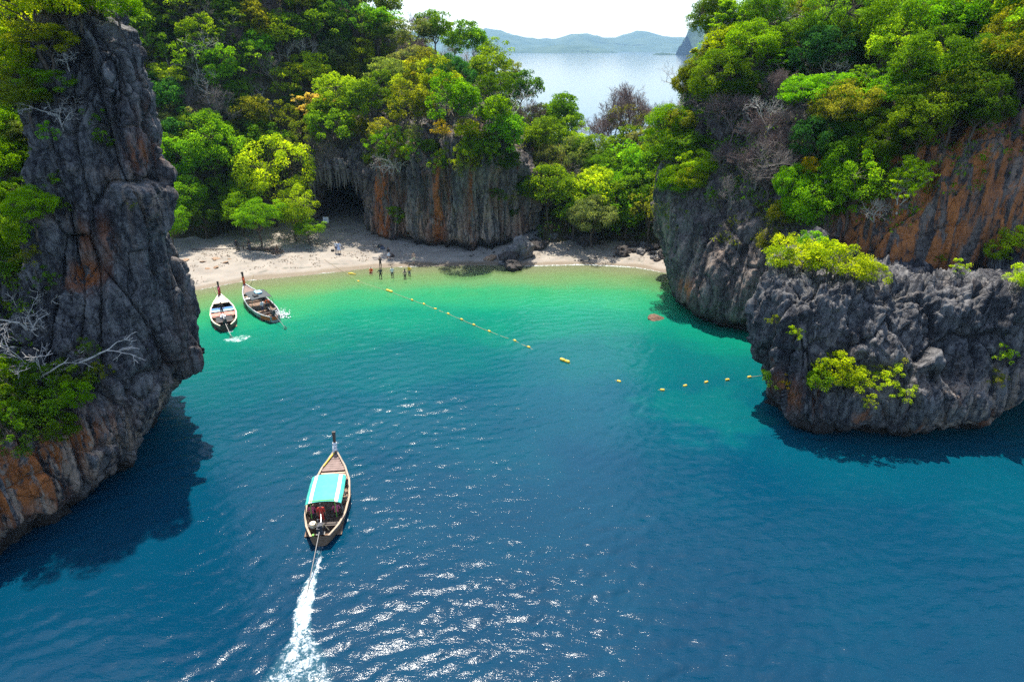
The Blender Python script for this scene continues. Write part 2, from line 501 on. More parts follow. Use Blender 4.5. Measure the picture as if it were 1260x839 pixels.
def cliff(name, rows, nu, nv, mat, disp, post=None, attrs=None):
    S = loft(rows, nu, nv)
    if post is not None: S = post(S)
    N = grid_normals(S)
    P = S.reshape(-1, 3); D = disp(P, N.reshape(-1, 3))
    V = P + N.reshape(-1, 3) * D[:, None]
    A = attrs(P, V, N.reshape(-1, 3), D) if attrs else {}
    for k in ('pale', 'stain', 'wet'):
        A.setdefault(k, np.zeros(len(V)))
    o = struct(link(name, mesh_np(name, V, grid_faces(nv, nu), True, A, [mat])))
    return o, V, N.reshape(-1, 3)
def spot(P, x, y, z, rx, ry, rz):
    return np.exp(-(((P[:, 0] - x) / rx) ** 2 + ((P[:, 1] - y) / ry) ** 2 + ((P[:, 2] - z) / rz) ** 2))

# the tall crag at the left
rows_left = [
 (-3.0, [(-62,12),(-48,19),(-38,25),(-32.0,30.6),(-30.2,35.6),(-29.2,39.2),(-28.6,42.6),(-29.6,49),(-36,58)]),
 (0.2,  [(-62,12),(-48,19),(-38,24.8),(-31.8,30.2),(-29.8,35.4),(-28.7,38.9),(-28.0,42.2),(-29.2,49),(-36,58)]),
 (1.6,  [(-62,11.5),(-48,18.5),(-38,24.3),(-31.2,29.6),(-29.0,34.8),(-27.8,38.6),(-27.2,42.2),(-28.2,49),(-36,58)]),
 (4.0,  [(-62,12),(-48,19),(-38,24.6),(-31.0,29.8),(-28.7,35.0),(-27.2,39.4),(-26.0,43.6),(-26.8,49),(-36,58)]),
 (6.6,  [(-62,15),(-48,23),(-38,28.6),(-31.2,32.8),(-28.6,36.8),(-26.6,40.8),(-24.7,44.8),(-25.6,50),(-35,58)]),
 (8.6,  [(-62,20),(-48,29),(-38,34.4),(-32,37.6),(-29.2,39.4),(-26.8,42.0),(-24.7,45.4),(-25.5,50),(-35,58)]),
 (12.0, [(-62,27),(-48,35),(-39,39.5),(-33.4,41.6),(-30.2,41.6),(-27.2,43.0),(-25.0,45.8),(-25.8,50),(-35,58)]),
 (16.0, [(-62,35),(-48,41.5),(-39.5,44.6),(-33.6,45.4),(-30.4,42.8),(-27.6,43.6),(-25.3,45.9),(-26.2,50),(-35,58)]),
 (20.5, [(-62,42),(-49,47.5),(-40,49.4),(-33.8,49.2),(-30.2,44.0),(-26.8,44.3),(-24.2,46.1),(-25.2,50),(-35,58.5)]),
 (25.0, [(-62,49),(-50,53),(-41,54),(-34,53),(-30.0,45.2),(-26.4,44.9),(-24.1,46.5),(-25.2,50.6),(-35,59)]),
 (28.0, [(-62,54),(-50,57),(-42,57.4),(-34,56),(-29.8,46.4),(-26.8,45.7),(-24.5,46.9),(-25.8,51),(-35,60)]),
 (30.0, [(-60,58),(-48,60),(-40,60),(-33.4,58),(-29.4,48),(-27.4,46.9),(-26.0,47.5),(-26.8,51),(-33.6,60)]),
 (31.0, [(-58,62),(-46,63),(-39,62.4),(-33,60),(-29.6,50),(-28.4,48.6),(-27.8,48.8),(-28.2,51.6),(-33,60.6)]),
 (31.3, [(-54,66),(-45,66),(-38,65),(-33,62),(-30.4,53),(-29.8,51),(-29.6,51),(-29.8,53),(-32.8,62)])]
rows_left = [(z, [(x - (.45 if z < 1 else 0), y + (.45 if z < 1 else 0)) for x, y in [(x, y - (1.0 if z < 7 and x > -40 and k < 6 else 0)) for k, (x, y) in enumerate(p)]]) for z, p in rows_left]
def disp_left(P, N):
    lo = sstep(2, 7, P[:, 2])
    D = karst(P, 0.95, 0.55, 0.9, 0.2, 0.32, 3.1)
    hi = sstep(17, 26, P[:, 2])
    f1, f2, c = worley(P * np.array([0.75, 0.75, 0.5]) + 5)
    D += hi * (0.4 * (c - .4) - 0.45 * np.exp(-(f2 - f1) / 0.05))
    # hollow with the rusty scar, dark gully beside the crest
    s = at_y(104, 338, 43); D -= 1.3 * spot(P, s.x, s.y, s.z, 1.1, 3, 0.9)
    s = at_y(128, 170, 44.5); D -= 1.2 * spot(P, s.x, s.y, s.z, 0.8, 4, 2.2)
    s = at_y(190, 150, 45.5); D -= 0.9 * spot(P, s.x, s.y, s.z, 0.5, 4, 3.5)
    return D * (0.55 + 0.45 * lo)
def attrs_left(P, V, N, D):
    n = fbm(P * 0.3, 3)
    stain = np.zeros(len(P)); pale = np.zeros(len(P))
    for px, py, yy, rx, rz, a in ((104, 340, 43, .85, .75, 1.7), (100, 300, 43, .35, 1.2, .6), (120, 300, 43, .3, 1.2, .6), (172, 140, 45, .5, .7, 1.5), (165, 190, 45, .5, 1.0, .9), (20, 600, 33, 3.5, 2.6, 1.3), (238, 440, 45.6, .8, .5, 1.5), (90, 545, 37, 1.4, .9, .7)):
        s = at_y(px, py, yy); stain += a * spot(P, s.x, s.y, s.z, rx, 4, rz)
    for px, py, yy, rx, rz, a in ((215, 390, 45, .8, 3, .7), (205, 490, 44, 2, 1.2, 1.0), (180, 520, 43, 2, 1.2, .7), (100, 560, 37, 4, 2.2, .9), (30, 620, 33, 6, 3, .8), (200, 230, 45.5, .5, 3, .8), (150, 240, 44, .7, 3, .5)):
        s = at_y(px, py, yy); pale += a * spot(P, s.x, s.y, s.z, rx, 4, rz)
    pale += 0.25 * sstep(0.1, 0.6, n)
    wet = 0.9 * sstep(1.5, 0.7, V[:, 2])
    return dict(stain=np.clip(stain, 0, 1.3), pale=np.clip(pale, 0, 1), wet=wet)
crag, cragV, cragN = cliff('limestone_crag', rows_left, 430, 470, M['rock'], disp_left, None, attrs_left)

# the long cliff at the right
rows_right = [
 (-3,   [(34,100),(24.5,92),(21.8,84.5),(21,78.5),(21.8,74),(24,70),(27.3,66.6),(31.6,62.6),(37.5,60.4),(46,57.5),(62,52)]),
 (0.2,  [(34,100),(24,92),(21.4,84.5),(20.6,78.5),(21.4,73.8),(23.6,69.8),(27,66.3),(31.3,62.3),(37.2,60.2),(46,57.2),(62,51.6)]),
 (1.5,  [(34,100),(23.4,92),(20.4,84.5),(19.4,78.5),(20.2,73.1),(22.6,69),(26,65.6),(30.6,61.6),(36.6,59.6),(46,56.6),(62,51)]),
 (3.5,  [(34,99),(23,92),(19.6,84.5),(18.7,78.5),(19.6,73.0),(22.2,69),(25.8,65.5),(30.5,61.5),(36.5,59.5),(46,56.4),(62,51)]),
 (7,    [(33,99),(22,92.5),(18.9,85.2),(18.0,79.2),(18.9,74),(22,70),(26,66.5),(31,62.4),(37,60),(46,57),(62,51.6)]),
 (11.5, [(33,98),(21.6,93),(18.6,85.8),(17.8,80),(19.8,75.2),(23.2,71.6),(27.2,68),(32,63.5),(37.5,60.4),(46,57.3),(62,52)]),
 (16,   [(33,98),(22.4,93.6),(20,87),(19.4,81.8),(21.8,77.6),(25.4,73.8),(29.2,70),(33.4,65.4),(38.3,61.1),(46,57.7),(62,52.4)]),
 (20,   [(34,98),(23.2,94.4),(20.4,88.8),(20.0,84.2),(23.4,80),(27.8,76.4),(31.8,72.4),(35.4,67.6),(39.4,62.6),(46.4,58.3),(62,53)]),
 (23,   [(35,99),(24.4,95.4),(21.4,90),(21.2,86),(25.0,82),(30.2,79.4),(34.2,75.4),(37.8,70.6),(41.2,65.4),(47.2,60.4),(62,55.4)]),
 (27,   [(37,100),(26.6,97),(23.4,92),(23.4,88.6),(27.6,85),(34.2,83.2),(38.2,79.2),(42,74.6),(45.2,69.4),(50.2,65),(64,60)]),
 (32,   [(42,100),(32.4,98),(29.6,95),(30,92.6),(34.4,90),(41.2,88),(45.2,84.2),(48.6,79.6),(51.6,75.4),(56.4,72),(68,68)]),
 (37,   [(50,101),(45,99),(44,98),(46,97),(48.4,95),(51.4,92.4),(54.4,90),(57.4,87),(60.4,84.4),(64.4,82),(74,80)])]
def disp_right(P, N):
    D = karst(P, 1.2, 0.6, 0.6, 0.17, 0.38, 12.7)
    # long flowstone curtains on the open wall
    cur = sstep(33, 38, P[:, 0]) * sstep(8, 11, P[:, 2]) * sstep(24, 20, P[:, 2])
    D = D * (1 - 0.6 * cur) + cur * 0.75 * (0.5 - 2 * np.abs(perlin(P * np.array([0.7, 0.7, 0.05]) + 5)))
    lean = spot(P, 20, 72.5, 1.6, 2.6, 3.2, 2.0)
    return D * (0.6 + 0.4 * sstep(1, 6, P[:, 2])) + 0.9 * lean
def attrs_right(P, V, N, D):
    wall = sstep(29, 33, P[:, 0] - .25 * np.clip(P[:, 2] - 11, 0, 9)) * sstep(6, 9, P[:, 2]) * sstep(25, 20, P[:, 2])
    stain = wall * (0.95 + 0.4 * fbm(P * np.array([.5, .5, .06]), 3))
    stain += 0.9 * spot(P, 20, 73, 3.4, 1.2, 2, .9)
    pale = 0.55 * sstep(0.0, 0.5, fbm(P * np.array([.3, .3, .1]) + 8, 3)) * sstep(14, 9, P[:, 2]) + 0.5 * wall * sstep(0.15, .5, fbm(P * np.array([.6, .6, .05]) + 80, 3))
    return dict(stain=np.clip(stain, 0, 1), pale=np.clip(pale, 0, 1), wet=0.9 * sstep(1.5, 0.7, V[:, 2]))
cliff_r, cliffV, cliffN = cliff('limestone_cliff', rows_right, 480, 330, M['rock_right'], disp_right, None, attrs_right)

# the low promontory standing in front of it
rows_prom = [
 (-3,   [(28,63),(23.4,56.5),(22.2,50.8),(23,47.4),(26.2,46.8),(31,46.9),(35.3,47.6),(38.3,51),(43,53),(52,52),(66,47)]),
 (0.1,  [(28,63),(23,56.4),(21.9,50.6),(22.6,47.2),(26.1,46.6),(31,46.7),(35.3,47.4),(38.3,50.8),(43,52.8),(52,51.6),(66,46.6)]),
 (1.3,  [(27.4,63),(22,56.2),(20.9,50.2),(21.6,46.3),(25.5,45.5),(31,45.5),(36.0,46.1),(39.2,50.0),(43.4,52),(52,50.6),(66,45.6)]),
 (3.4,  [(27,63),(21.4,56.2),(20.3,50.0),(21.1,46.1),(25.4,45.3),(31.4,45.3),(37.2,45.7),(40.6,48.6),(44,51),(52,49.4),(66,44.4)]),
 (5.0,  [(27,63),(21.2,56.2),(20.0,50.2),(20.9,46.6),(25.4,46.2),(31.5,45.9),(37.6,45.9),(41.8,47.8),(45,49.6),(52,48),(66,43.6)]),
 (8,    [(27,63),(20.9,56.2),(19.7,50.8),(20.7,47.5),(25.5,47.3),(31.5,46.7),(37.7,46.3),(42.4,47.4),(46,48.2),(53,46.6),(66,42.6)]),
 (10.5, [(27,63),(20.9,56.6),(19.6,51.4),(20.9,48.5),(25.8,48.3),(31.7,47.5),(37.8,46.9),(42.6,47.5),(46.4,47.9),(53,46.2),(66,42)]),
 (12.3, [(27.4,63),(21.4,57.2),(20.4,52.6),(22,50,),(26.4,49.6),(32,48.7,.2),(38,47.9,.6),(42.8,48,1.4),(46.6,48.2,2),(53,46.6,2),(66,42.4,2)]),
 (13.3, [(28.4,63),(23.6,58.6),(23,55),(24.8,52.6),(28,52),(33,51),(38.6,49.8,.8),(43.2,49.6,2),(47,49.6,3),(53.4,48,3),(66,44,3)]),
 (13.8, [(30.4,62.6),(27.6,60),(27.6,58),(28.6,56),(31,55),(35,54),(40,53,.8),(44,52.4,2),(48,52,3),(54,50.6,3.4),(66,47,3.4)]),
 (14.2, [(33,63),(32.6,62.6),(33,62),(33.6,61),(35.6,60.4),(38.6,59.8),(42,59,.8),(45.6,58,2),(49,57,3),(54.6,55,3.4),(66,51,3.4)])]
def disp_prom(P, N):
    D = karst(P, 0.8, 0.55, 0.9, 0.19, 0.36, 21.3)
    top = sstep(7.0, 9.6, P[:, 2])
    rg = 1 - 2.0 * np.abs(perlin(P * np.array([0.8, 0.8, 0.25]) + 2))
    f1, f2, c = worley(P * np.array([0.9, 0.9, 0.6]) + 8)
    D += top * (0.22 * rg - .1 + 0.22 * (c - .45) - 0.25 * np.exp(-(f2 - f1) / 0.08))
    # a ledge for the bushes
    ldg = np.exp(-((P[:, 2] - 5.4) / 0.7) ** 2) * sstep(21, 24, P[:, 0]) * sstep(35, 32, P[:, 0])
    return D * (0.55 + 0.45 * sstep(1, 5, P[:, 2])) - 0.9 * ldg
def attrs_prom(P, V, N, D):
    low = sstep(7, 4.5, P[:, 2] + 1.2 * fbm(P * .3, 2))
    pale = 0.6 * low * sstep(27, 35, P[:, 0] + 2 * fbm(P * .2, 2)) + 0.12 * sstep(.2, .6, fbm(P * .35, 3))
    stain = 1.2 * spot(P, 21, 47, 3.0, 1.2, 3, 1.2) + .5 * low * sstep(.25, .6, fbm(P * np.array([.5, .5, .2]) + 33, 3))
    return dict(stain=np.clip(stain, 0, 1), pale=np.clip(pale, 0, 1), wet=0.95 * sstep(1.5, 0.7, V[:, 2]))
_pz = [-3, .1, 1.3, 3.4, 5.0, 7.6, 9.6, 11.0, 11.2, 10.4, 9.2]
rows_prom = [(z, [(q[0] + 1.25 + (.35 if z < 1 else 0), q[1] + (.75 if z < 1 else 0), *q[2:]) for q in p]) for z, (_, p) in zip(_pz, rows_prom)]
prom, promV, promN = cliff('rock_promontory', rows_prom, 520, 250, M['rock'], disp_prom, None, attrs_prom)

# the cave cliff behind the beach
cp = [(-52,112),(-42,111),(-35,110),(-28,108),(-22.5,104.9),(-19.4,101.9),(-16.0,101.2),(-13.4,98.7),(-9.4,98.9),(-6.6,97.8),(-3.2,98.6),(-.8,99.6),(0.9,102),(2.8,106.5),(3.8,114)]
def crow(z, dy, hs=True):
    out = []
    for x, y in cp:
        k = -0.2 * z * max(0, min(1, (-19 - x) / 10)) - 0.10 * z * max(0, min(1, (x + 3) / 4))
        out.append((x + (-0.35 * dy if x > -1 else 0), y + dy, k))
    return (z, out)
rows_cave = [crow(-1, 0.9), crow(0.6, 0.9), crow(1.5, 0.5), crow(2.6, -0.2), crow(5, -0.2), crow(9, 0), crow(12.5, 0.3), crow(15, 1.4), crow(16.6, 4.0), crow(17.6, 8), crow(18, 13), crow(20, 20), crow(23, 28)]
CAVE = at_z(417, 281, 1.5)
def post_cave(S):
    x = S[..., 0]; z = S[..., 2]
    jag = 0.6 * perlin(np.stack([x.ravel() * .8, 0 * x.ravel(), z.ravel() * .5], 1)).reshape(x.shape)
    e = ((x - (CAVE.x - 0.6)) / 4.9) ** 2 + (np.clip(z - 1, 0, 99) / (8.6 + 1.5 * jag)) ** 2
    m = sstep(1.05 + .15 * 0, 0.72, e + 0.12 * jag)
    S = S.copy(); S[..., 2] += sstep(7, 14, z) * 3.2 * perlin(np.stack([x.ravel() * .21 + 4, 0 * x.ravel(), 0 * x.ravel()], 1)).reshape(x.shape); S[..., 1] += 17 * m; S[..., 0] += m * m * 2.0 * np.sign(CAVE.x - .6 - x) * np.clip(np.abs(x - CAVE.x + .6) / 3, 0, 1); S[..., 2] -= m * m * 1.5 * sstep(4, 8, z)
    return S
def disp_cave(P, N):
    D = karst(P, 1.2, 0.95, 0.7, 0.22, 0.26, 33.0)
    s = at_y(560, 235, 99)
    return D
def attrs_cave(P, V, N, D):
    n = fbm(P * np.array([.35, .35, .06]) + 4, 3)
    stain = 0.25 * sstep(0.1, .4, n) * sstep(-24, -20, P[:, 0])
    for px, w in ((458, 1.0), (466, .8), (540, 1.0), (582, .4)):
        s = at_y(px, 240, 100); stain += 1.0 * np.exp(-((P[:, 0] - s.x) / w) ** 2) * sstep(15, 12, P[:, 2])
    pale = 0.95 * sstep(8.5, 4.0, P[:, 2] + 1.5 * n) * sstep(1.0, 2.2, P[:, 2]) + 0.35 * sstep(.0, .5, fbm(P * np.array([.5, .5, .08]) + 70, 3))
    return dict(stain=np.clip(stain, 0, 1), pale=np.clip(pale, 0, 0.9), wet=np.maximum(0.92 * sstep(1.9, 1.2, V[:, 2] + .3 * n), 0.75 * sstep(110, 113, P[:, 1]) * sstep(11, 9, P[:, 2]) * sstep(-34, -31, P[:, 0])))  # wet foot of the wall, plus cave gloom painted into the rock colour
cave, caveV, caveN = cliff('cave_cliff', rows_cave, 440, 190, M['rock_cave'], disp_cave, post_cave, attrs_cave)

# stalactites round the mouth of the cave: parts of the cliff
rng = random.Random(5)
for k in range(34):
    px = 383 + 66 * (k + rng.uniform(-.4, .4)) / 33
    arch = math.sqrt(max(0, 1 - ((px - 416) / 38) ** 2))
    py = 262 - 52 * arch + rng.uniform(-6, 8)
    yy = 104.5 + rng.uniform(-.3, 1.8) + max(0, (415 - px)) * 0.10
    p = at_y(px, py, yy)
    ln = rng.uniform(0.9, 2.9); r0 = rng.uniform(.16, .42)
    mb = MB()
    pts = [p + Vector((0, 0, 1.4))]; rad = [r0 * 1.7]
    for q in range(1, 7):
        f = q / 6
        pts.append(p + Vector((rng.uniform(-.05, .05), rng.uniform(-.05, .05), 1.0 - f * (ln + 1.0)))); rad.append(r0 * (1 - f) ** .75 * rng.uniform(.8, 1.2) + .02)
    mb.tube(pts, rad, 7)
    mb.build('stalactite', M['rock_cave'], cave, True)

# ------------------------------------------------------------------ far hills and headland
M['far_hill'] = (lambda t: t.done(t.bsdf(t.ramp(t.noise(t.pos(), 0.006, 6, .6), [(.35, (0.03, 0.055, 0.025)), (.7, (0.07, 0.10, 0.05))]), 0.95, None, 0.05)))(NT('far_forest'))
def ridge(name, prof, dist, depth, seed):
    prof = np.array(prof, float)
    pts = [at_y(px, py, dist) for px, py in prof]
    xs = np.linspace(pts[0].x, pts[-1].x, 220)
    hz = np.interp(xs, [p.x for p in pts], [max(p.z, 0) for p in pts])
    v = np.linspace(-1, 1, 60)
    Xg, Vg = np.meshgrid(xs, v)
    H = np.tile(hz, (len(v), 1)) * np.clip(1 - np.abs(Vg) ** 1.5, 0, 1)
    Pn = np.stack([Xg.ravel() / depth * 2, Vg.ravel() * 1.2, 0 * Xg.ravel() + seed], 1)
    nz = fbm(Pn, 5, .55).reshape(Xg.shape)
    H = H * (1 + 0.30 * nz) + hz.max() * 0.05 * fbm(Pn * 7, 3).reshape(Xg.shape) * np.sign(H)
    Yg = dist + Vg * depth + 0.2 * depth * nz
    H -= 3
    V = np.stack([Xg.ravel(), Yg.ravel(), H.ravel()], 1)
    return struct(link(name, mesh_np(name, V, grid_faces(len(v), len(xs)), True, None, [M['far_hill']])))
ridge('far_hills', [(-400, 60), (-150, 44), (200, 50), (420, 42), (560, 40), (600, 37), (622, 40), (650, 46), (683, 48), (697, 43), (708, 38.5), (722, 39), (740, 43), (757, 46.5), (772, 43), (790, 41), (800, 42), (815, 46), (850, 45), (1000, 38), (1300, 46), (1700, 60)], 6500, 900, 3)
ridge('near_hills', [(560, 63), (600, 61), (640, 60.5), (670, 57.5), (690, 56), (715, 55.5), (735, 57), (748, 61), (756, 64)], 4800, 350, 9)
ridge('headland', [(843, 66), (845, 44), (849, 34), (855, 29), (866, 26), (900, 22), (960, 30), (1040, 45), (1080, 66)], 3000, 160, 21)
p = at_z(816, 67.2, 0)
mb_islet = ridge('islet', [(803, 67), (807, 65.2), (816, 64.4), (826, 64.9), (836, 67)], 3300, 25, 30)

SC.frame_set(1)
bpy.context.view_layer.update()
DG = bpy.context.evaluated_depsgraph_get()
CO = Vector((0, 0, CAM_H))
ONLY = dict(hill=('hillside', 'cave_cliff'), back=('hillside', 'beach', 'cave_cliff'), flat=('hillside', 'beach'), right=('limestone_cliff',), crag=('limestone_crag',), prom=('rock_promontory', 'limestone_cliff'))
def cast(px, py, zone=None):
    d = ray(px, py).normalized(); o = CO.copy()
    for _ in range(8):
        ok, loc, nor, i, ob, mt = SC.ray_cast(DG, o, d, distance=400)
        if not ok: return None
        if ob.name in ONLY[zone or 'any']:
            if nor.dot(d) > 0: nor = -nor
            return loc, nor, ob.name
        o = loc + d * .05
    return None
ONLY['any'] = ('hillside', 'cave_cliff', 'beach', 'limestone_cliff', 'limestone_crag', 'rock_promontory')
def drop(x, y, z=80):
    ok, loc, nor, i, ob, mt = SC.ray_cast(DG, Vector((x, y, z)), Vector((0, 0, -1)), distance=200)
    return loc if ok else None
#@@PART2

# ------------------------------------------------------------------ trees, bushes, bare branches (prototypes)
def leaf_cloud(C, rad, n, size, rs, up=0.6, tone_c=None, shell=0.55):
    """n diamond leaves round each centre; rad = (rx, ry, rz) per clump"""
    C = np.repeat(np.asarray(C, float), n, 0)
    rad = np.repeat(np.asarray(rad, float), n, 0)
    k = len(C)
    dr = rs.normal(size=(k, 3)); dr /= np.linalg.norm(dr, axis=1, keepdims=True)
    dr[:, 2] = np.where((dr[:, 2] < 0) & (rs.rand(k) < 0.55), -dr[:, 2], dr[:, 2])
    rr = shell + (1 - shell) * rs.rand(k) ** 0.6
    p = C + dr * rr[:, None] * rad
    nn = dr * 0.55 + np.array([0, 0, up]) + rs.normal(size=(k, 3)) * 0.38
    nn /= np.linalg.norm(nn, axis=1, keepdims=True)
    a = np.cross(nn, rs.normal(size=(k, 3))); a /= np.linalg.norm(a, axis=1, keepdims=True) + 1e-9
    b = np.cross(nn, a)
    L = size * (0.65 + 0.7 * rs.rand(k))[:, None]; Wd = L * (0.5 + 0.25 * rs.rand(k))[:, None]
    dn = np.array([0, 0, -1.0])
    v = np.stack([p - a * L * .5, p + b * Wd * .5, p + a * L * .5 + dn * L * .18, p - b * Wd * .5], 1).reshape(-1, 3)
    Fc = np.arange(4 * k).reshape(-1, 4)
    tc = np.repeat(tone_c if tone_c is not None else np.full(k // n, .5), n)
    tone = np.clip(tc + rs.normal(size=k) * 0.16, 0, 1)
    return v, Fc, np.repeat(tone, 4)
def bend(a, b, rng, k=4, amp=0.12):
    a, b = Vector(a), Vector(b); L = (b - a).length
    pts = [a]
    for i in range(1, k):
        f = i / k
        pts.append(a.lerp(b, f) + Vector((rng.uniform(-1, 1), rng.uniform(-1, 1), rng.uniform(-.3, 1))) * L * amp * math.sin(math.pi * f))
    return pts + [b]
def make_tree(seed, h, rx, rz, tips, per, leaf, clump=0.85, limbs=7, trunk_r=0.16, flat=0.78, inner=0.25, up=0.3, lean=(0, 0), ry=None):
    rng = random.Random(seed); rs = np.random.RandomState(seed)
    ry = ry or rx
    cz = h - rz
    cx, cyy = lean
    lobes = [(Vector((rng.gauss(0, 1), rng.gauss(0, 1), rng.gauss(.3, .8))).normalized(), rng.uniform(.2, .42)) for _ in range(6)]
    T = []
    for i in range(tips):
        for _ in range(30):
            d = Vector((rng.gauss(0, 1), rng.gauss(0, 1), rng.gauss(.15, 1))).normalized()
            if d.z > -0.45 or rng.random() < .15: break
        e = 0.68 + sum(w * max(0, d.dot(l)) ** 3 for l, w in lobes)
        r = e * (1.0 if i > tips * inner else rng.uniform(.35, .8)) * rng.uniform(.86, 1.06)
        T.append(Vector((cx + d.x * rx * r, cyy + d.y * ry * r, cz + d.z * rz * r)))
    mb = MB()
    base = Vector((0, 0, -0.9)); fork = Vector((cx * .5, cyy * .5, max(0.25 * h, cz - rz * .9)))
    mb.tube(bend(base, fork, rng, 4, .06), [trunk_r * 1.5, trunk_r * 1.15, trunk_r, trunk_r * .95, trunk_r * .9], 7)
    ends = []
    for i in range(limbs):
        an = 2 * math.pi * (i + rng.uniform(-.3, .3)) / limbs
        q = rng.uniform(.35, .65)
        e = Vector((cx + math.cos(an) * rx * q, cyy + math.sin(an) * ry * q, cz + rz * rng.uniform(-.35, .45)))
        ends.append(e); mb.tube(bend(fork, e, rng, 4, .14), [trunk_r * .62, trunk_r * .5, trunk_r * .4, trunk_r * .34, trunk_r * .28], 5, cap=False)
    for t in T:
        e = min(ends, key=lambda q: (q - t).length)
        mb.tube(bend(e, t, rng, 3, .12), [trunk_r * .26, trunk_r * .2, trunk_r * .14, trunk_r * .07], 3, cap=False)
    C = np.array([list(t) for t in T])
    cr = clump * (0.7 + 0.6 * rs.rand(tips))
    rad = np.stack([cr, cr, cr * flat], 1)
    hz = (C[:, 2] - (cz - rz)) / (2 * rz)
    tone = np.clip(0.45 + 0.2 * rs.normal(size=tips), 0.05, .95)
    v, fc, tn = leaf_cloud(C, rad, per, leaf, rs, up, tone)
    tm = mb.mesh('trunk', M['bark'], True)
    cm = mesh_np('crown', v, fc, False, {'tone': tn}, [M['leaf']])
    return dict(trunk=tm, crown=cm, h=h, rx=rx, cz=cz)
def make_bare(seed, h, spread, depth=5, mat='bark_grey', r0=0.11, gravity=0.0, split=(2, 4), trunk=0.3, sparse=None, leaf=0.3, up=0.55):
    """leafless branching; sparse = share of twig ends that still carry leaves"""
    rng = random.Random(seed); rs = np.random.RandomState(seed)
    mb = MB(); tips = []
    def grow(p, d, L, r, k):
        pts = [p]; dd = d
        for i in range(3):
            dd = (dd + Vector((rng.uniform(-1, 1), rng.uniform(-1, 1), rng.uniform(-.6, .9) - gravity)) * .22).normalized()
            pts.append(pts[-1] + dd * L / 3)
        mb.tube(pts, [r, r * .88, r * .76, r * .62], 6 if k > 3 else (4 if k > 1 else 3), cap=False)
        if k == 0: tips.append(pts[-1]); return
        n = rng.randint(*split)
        for i in range(n):
            ax = Vector((rng.gauss(0, 1), rng.gauss(0, 1), rng.gauss(0, .7))).normalized()
            nd = (dd * rng.uniform(.5, 1.0) + ax * spread + Vector((0, 0, up * .3))).normalized()
            q = pts[rng.choice((1, 2, 3, 3))] if i else pts[3]
            grow(q, nd, L * rng.uniform(.6, .85), max(0.012, r * rng.uniform(.5, .68)), k - 1)
    grow(Vector((0, 0, -.6)), Vector((rng.uniform(-.15, .15), rng.uniform(-.15, .15), 1)), h * trunk, r0, depth)
    zmax = max(v[2] for v in mb.v)
    sc = h / zmax
    mb.v = [(x * sc, y * sc, z * sc) for x, y, z in mb.v]
    tm = mb.mesh('branches', M[mat], True)
    cm = None
    if sparse:
        C = np.array([list(t * sc) for t in tips if rng.random() < sparse])
        rad = np.tile(np.array([[.38, .38, .2]]), (len(C), 1))
        v, fc, tn = leaf_cloud(C, rad, 26, leaf, rs, .7, np.clip(.5 + .15 * rs.normal(size=len(C)), 0, 1), .2)
        cm = mesh_np('foliage', v, fc, False, {'tone': tn}, [M['leaf']])
    return dict(trunk=tm, crown=cm, h=h, rx=h * .5, cz=h * .6)
def make_bush(seed, rx, h, tips, per, leaf, clump=.42, up=.3):
    t = make_tree(seed, h, rx, h * .55, tips, per, leaf, clump, 5, 0.05, .85, .3, up)
    return t

PR = {}
PR['dome'] = [make_tree(100 + i, 7.5 + i * .5, 3.1 + .25 * (i % 3), 2.6 + .2 * (i % 2), 74, 66, 0.34, 0.85) for i in range(4)]
PR['tall'] = [make_tree(200 + i, 10.5, 2.6 + .3 * i, 3.9, 84, 62, 0.32, 0.8, 8) for i in range(3)]
PR['pads'] = [make_tree(300 + i, 7.5, 3.9, 2.3, 52, 84, 0.28, 1.0, 7, .15, .46, .3, .5) for i in range(3)]
PR['airy'] = [make_tree(400 + i, 8.0, 3.2, 2.9, 46, 40, 0.28, 0.75, 8, .14, .7, .3, .3) for i in range(3)]
PR['fine'] = [make_tree(500 + i, 7.0, 3.2, 2.6, 120, 110, 0.185, 0.68, 8, .16, .8, .25, .3) for i in range(4)]
PR['finepads'] = [make_tree(600 + i, 6.5, 3.6, 2.1, 84, 120, 0.19, 0.8, 7, .14, .5, .3, .5) for i in range(2)]
PR['bush'] = [make_bush(700 + i, 1.5, 2.3, 44, 60, 0.15, .38) for i in range(4)]
PR['bushloose'] = [make_bush(720 + i, 1.4, 2.4, 24, 44, 0.15, .30) for i in range(3)]
PR['bare'] = [make_bare(800 + i, 8.0, .62, 6, 'bark_grey', .12) for i in range(3)]
PR['baremauve'] = [make_bare(820 + i, 7.5, .55, 6, 'bark_mauve', .11, 0, (3, 4)) for i in range(2)]
PR['barepale'] = [make_bare(840 + i, 6.5, .8, 5, 'bark_pale', .12, 0.1) for i in range(3)]
PR['cream'] = [make_bare(860 + i, 6.5, .75, 5, 'bark_pale', .10, 0, (2, 4), .3, .8) for i in range(2)]
PR['deadshrub'] = [make_bare(880 + i, 3.2, .8, 6, 'bark_pale', .07, 0.25, (2, 3), .34, up=.1) for i in range(2)]

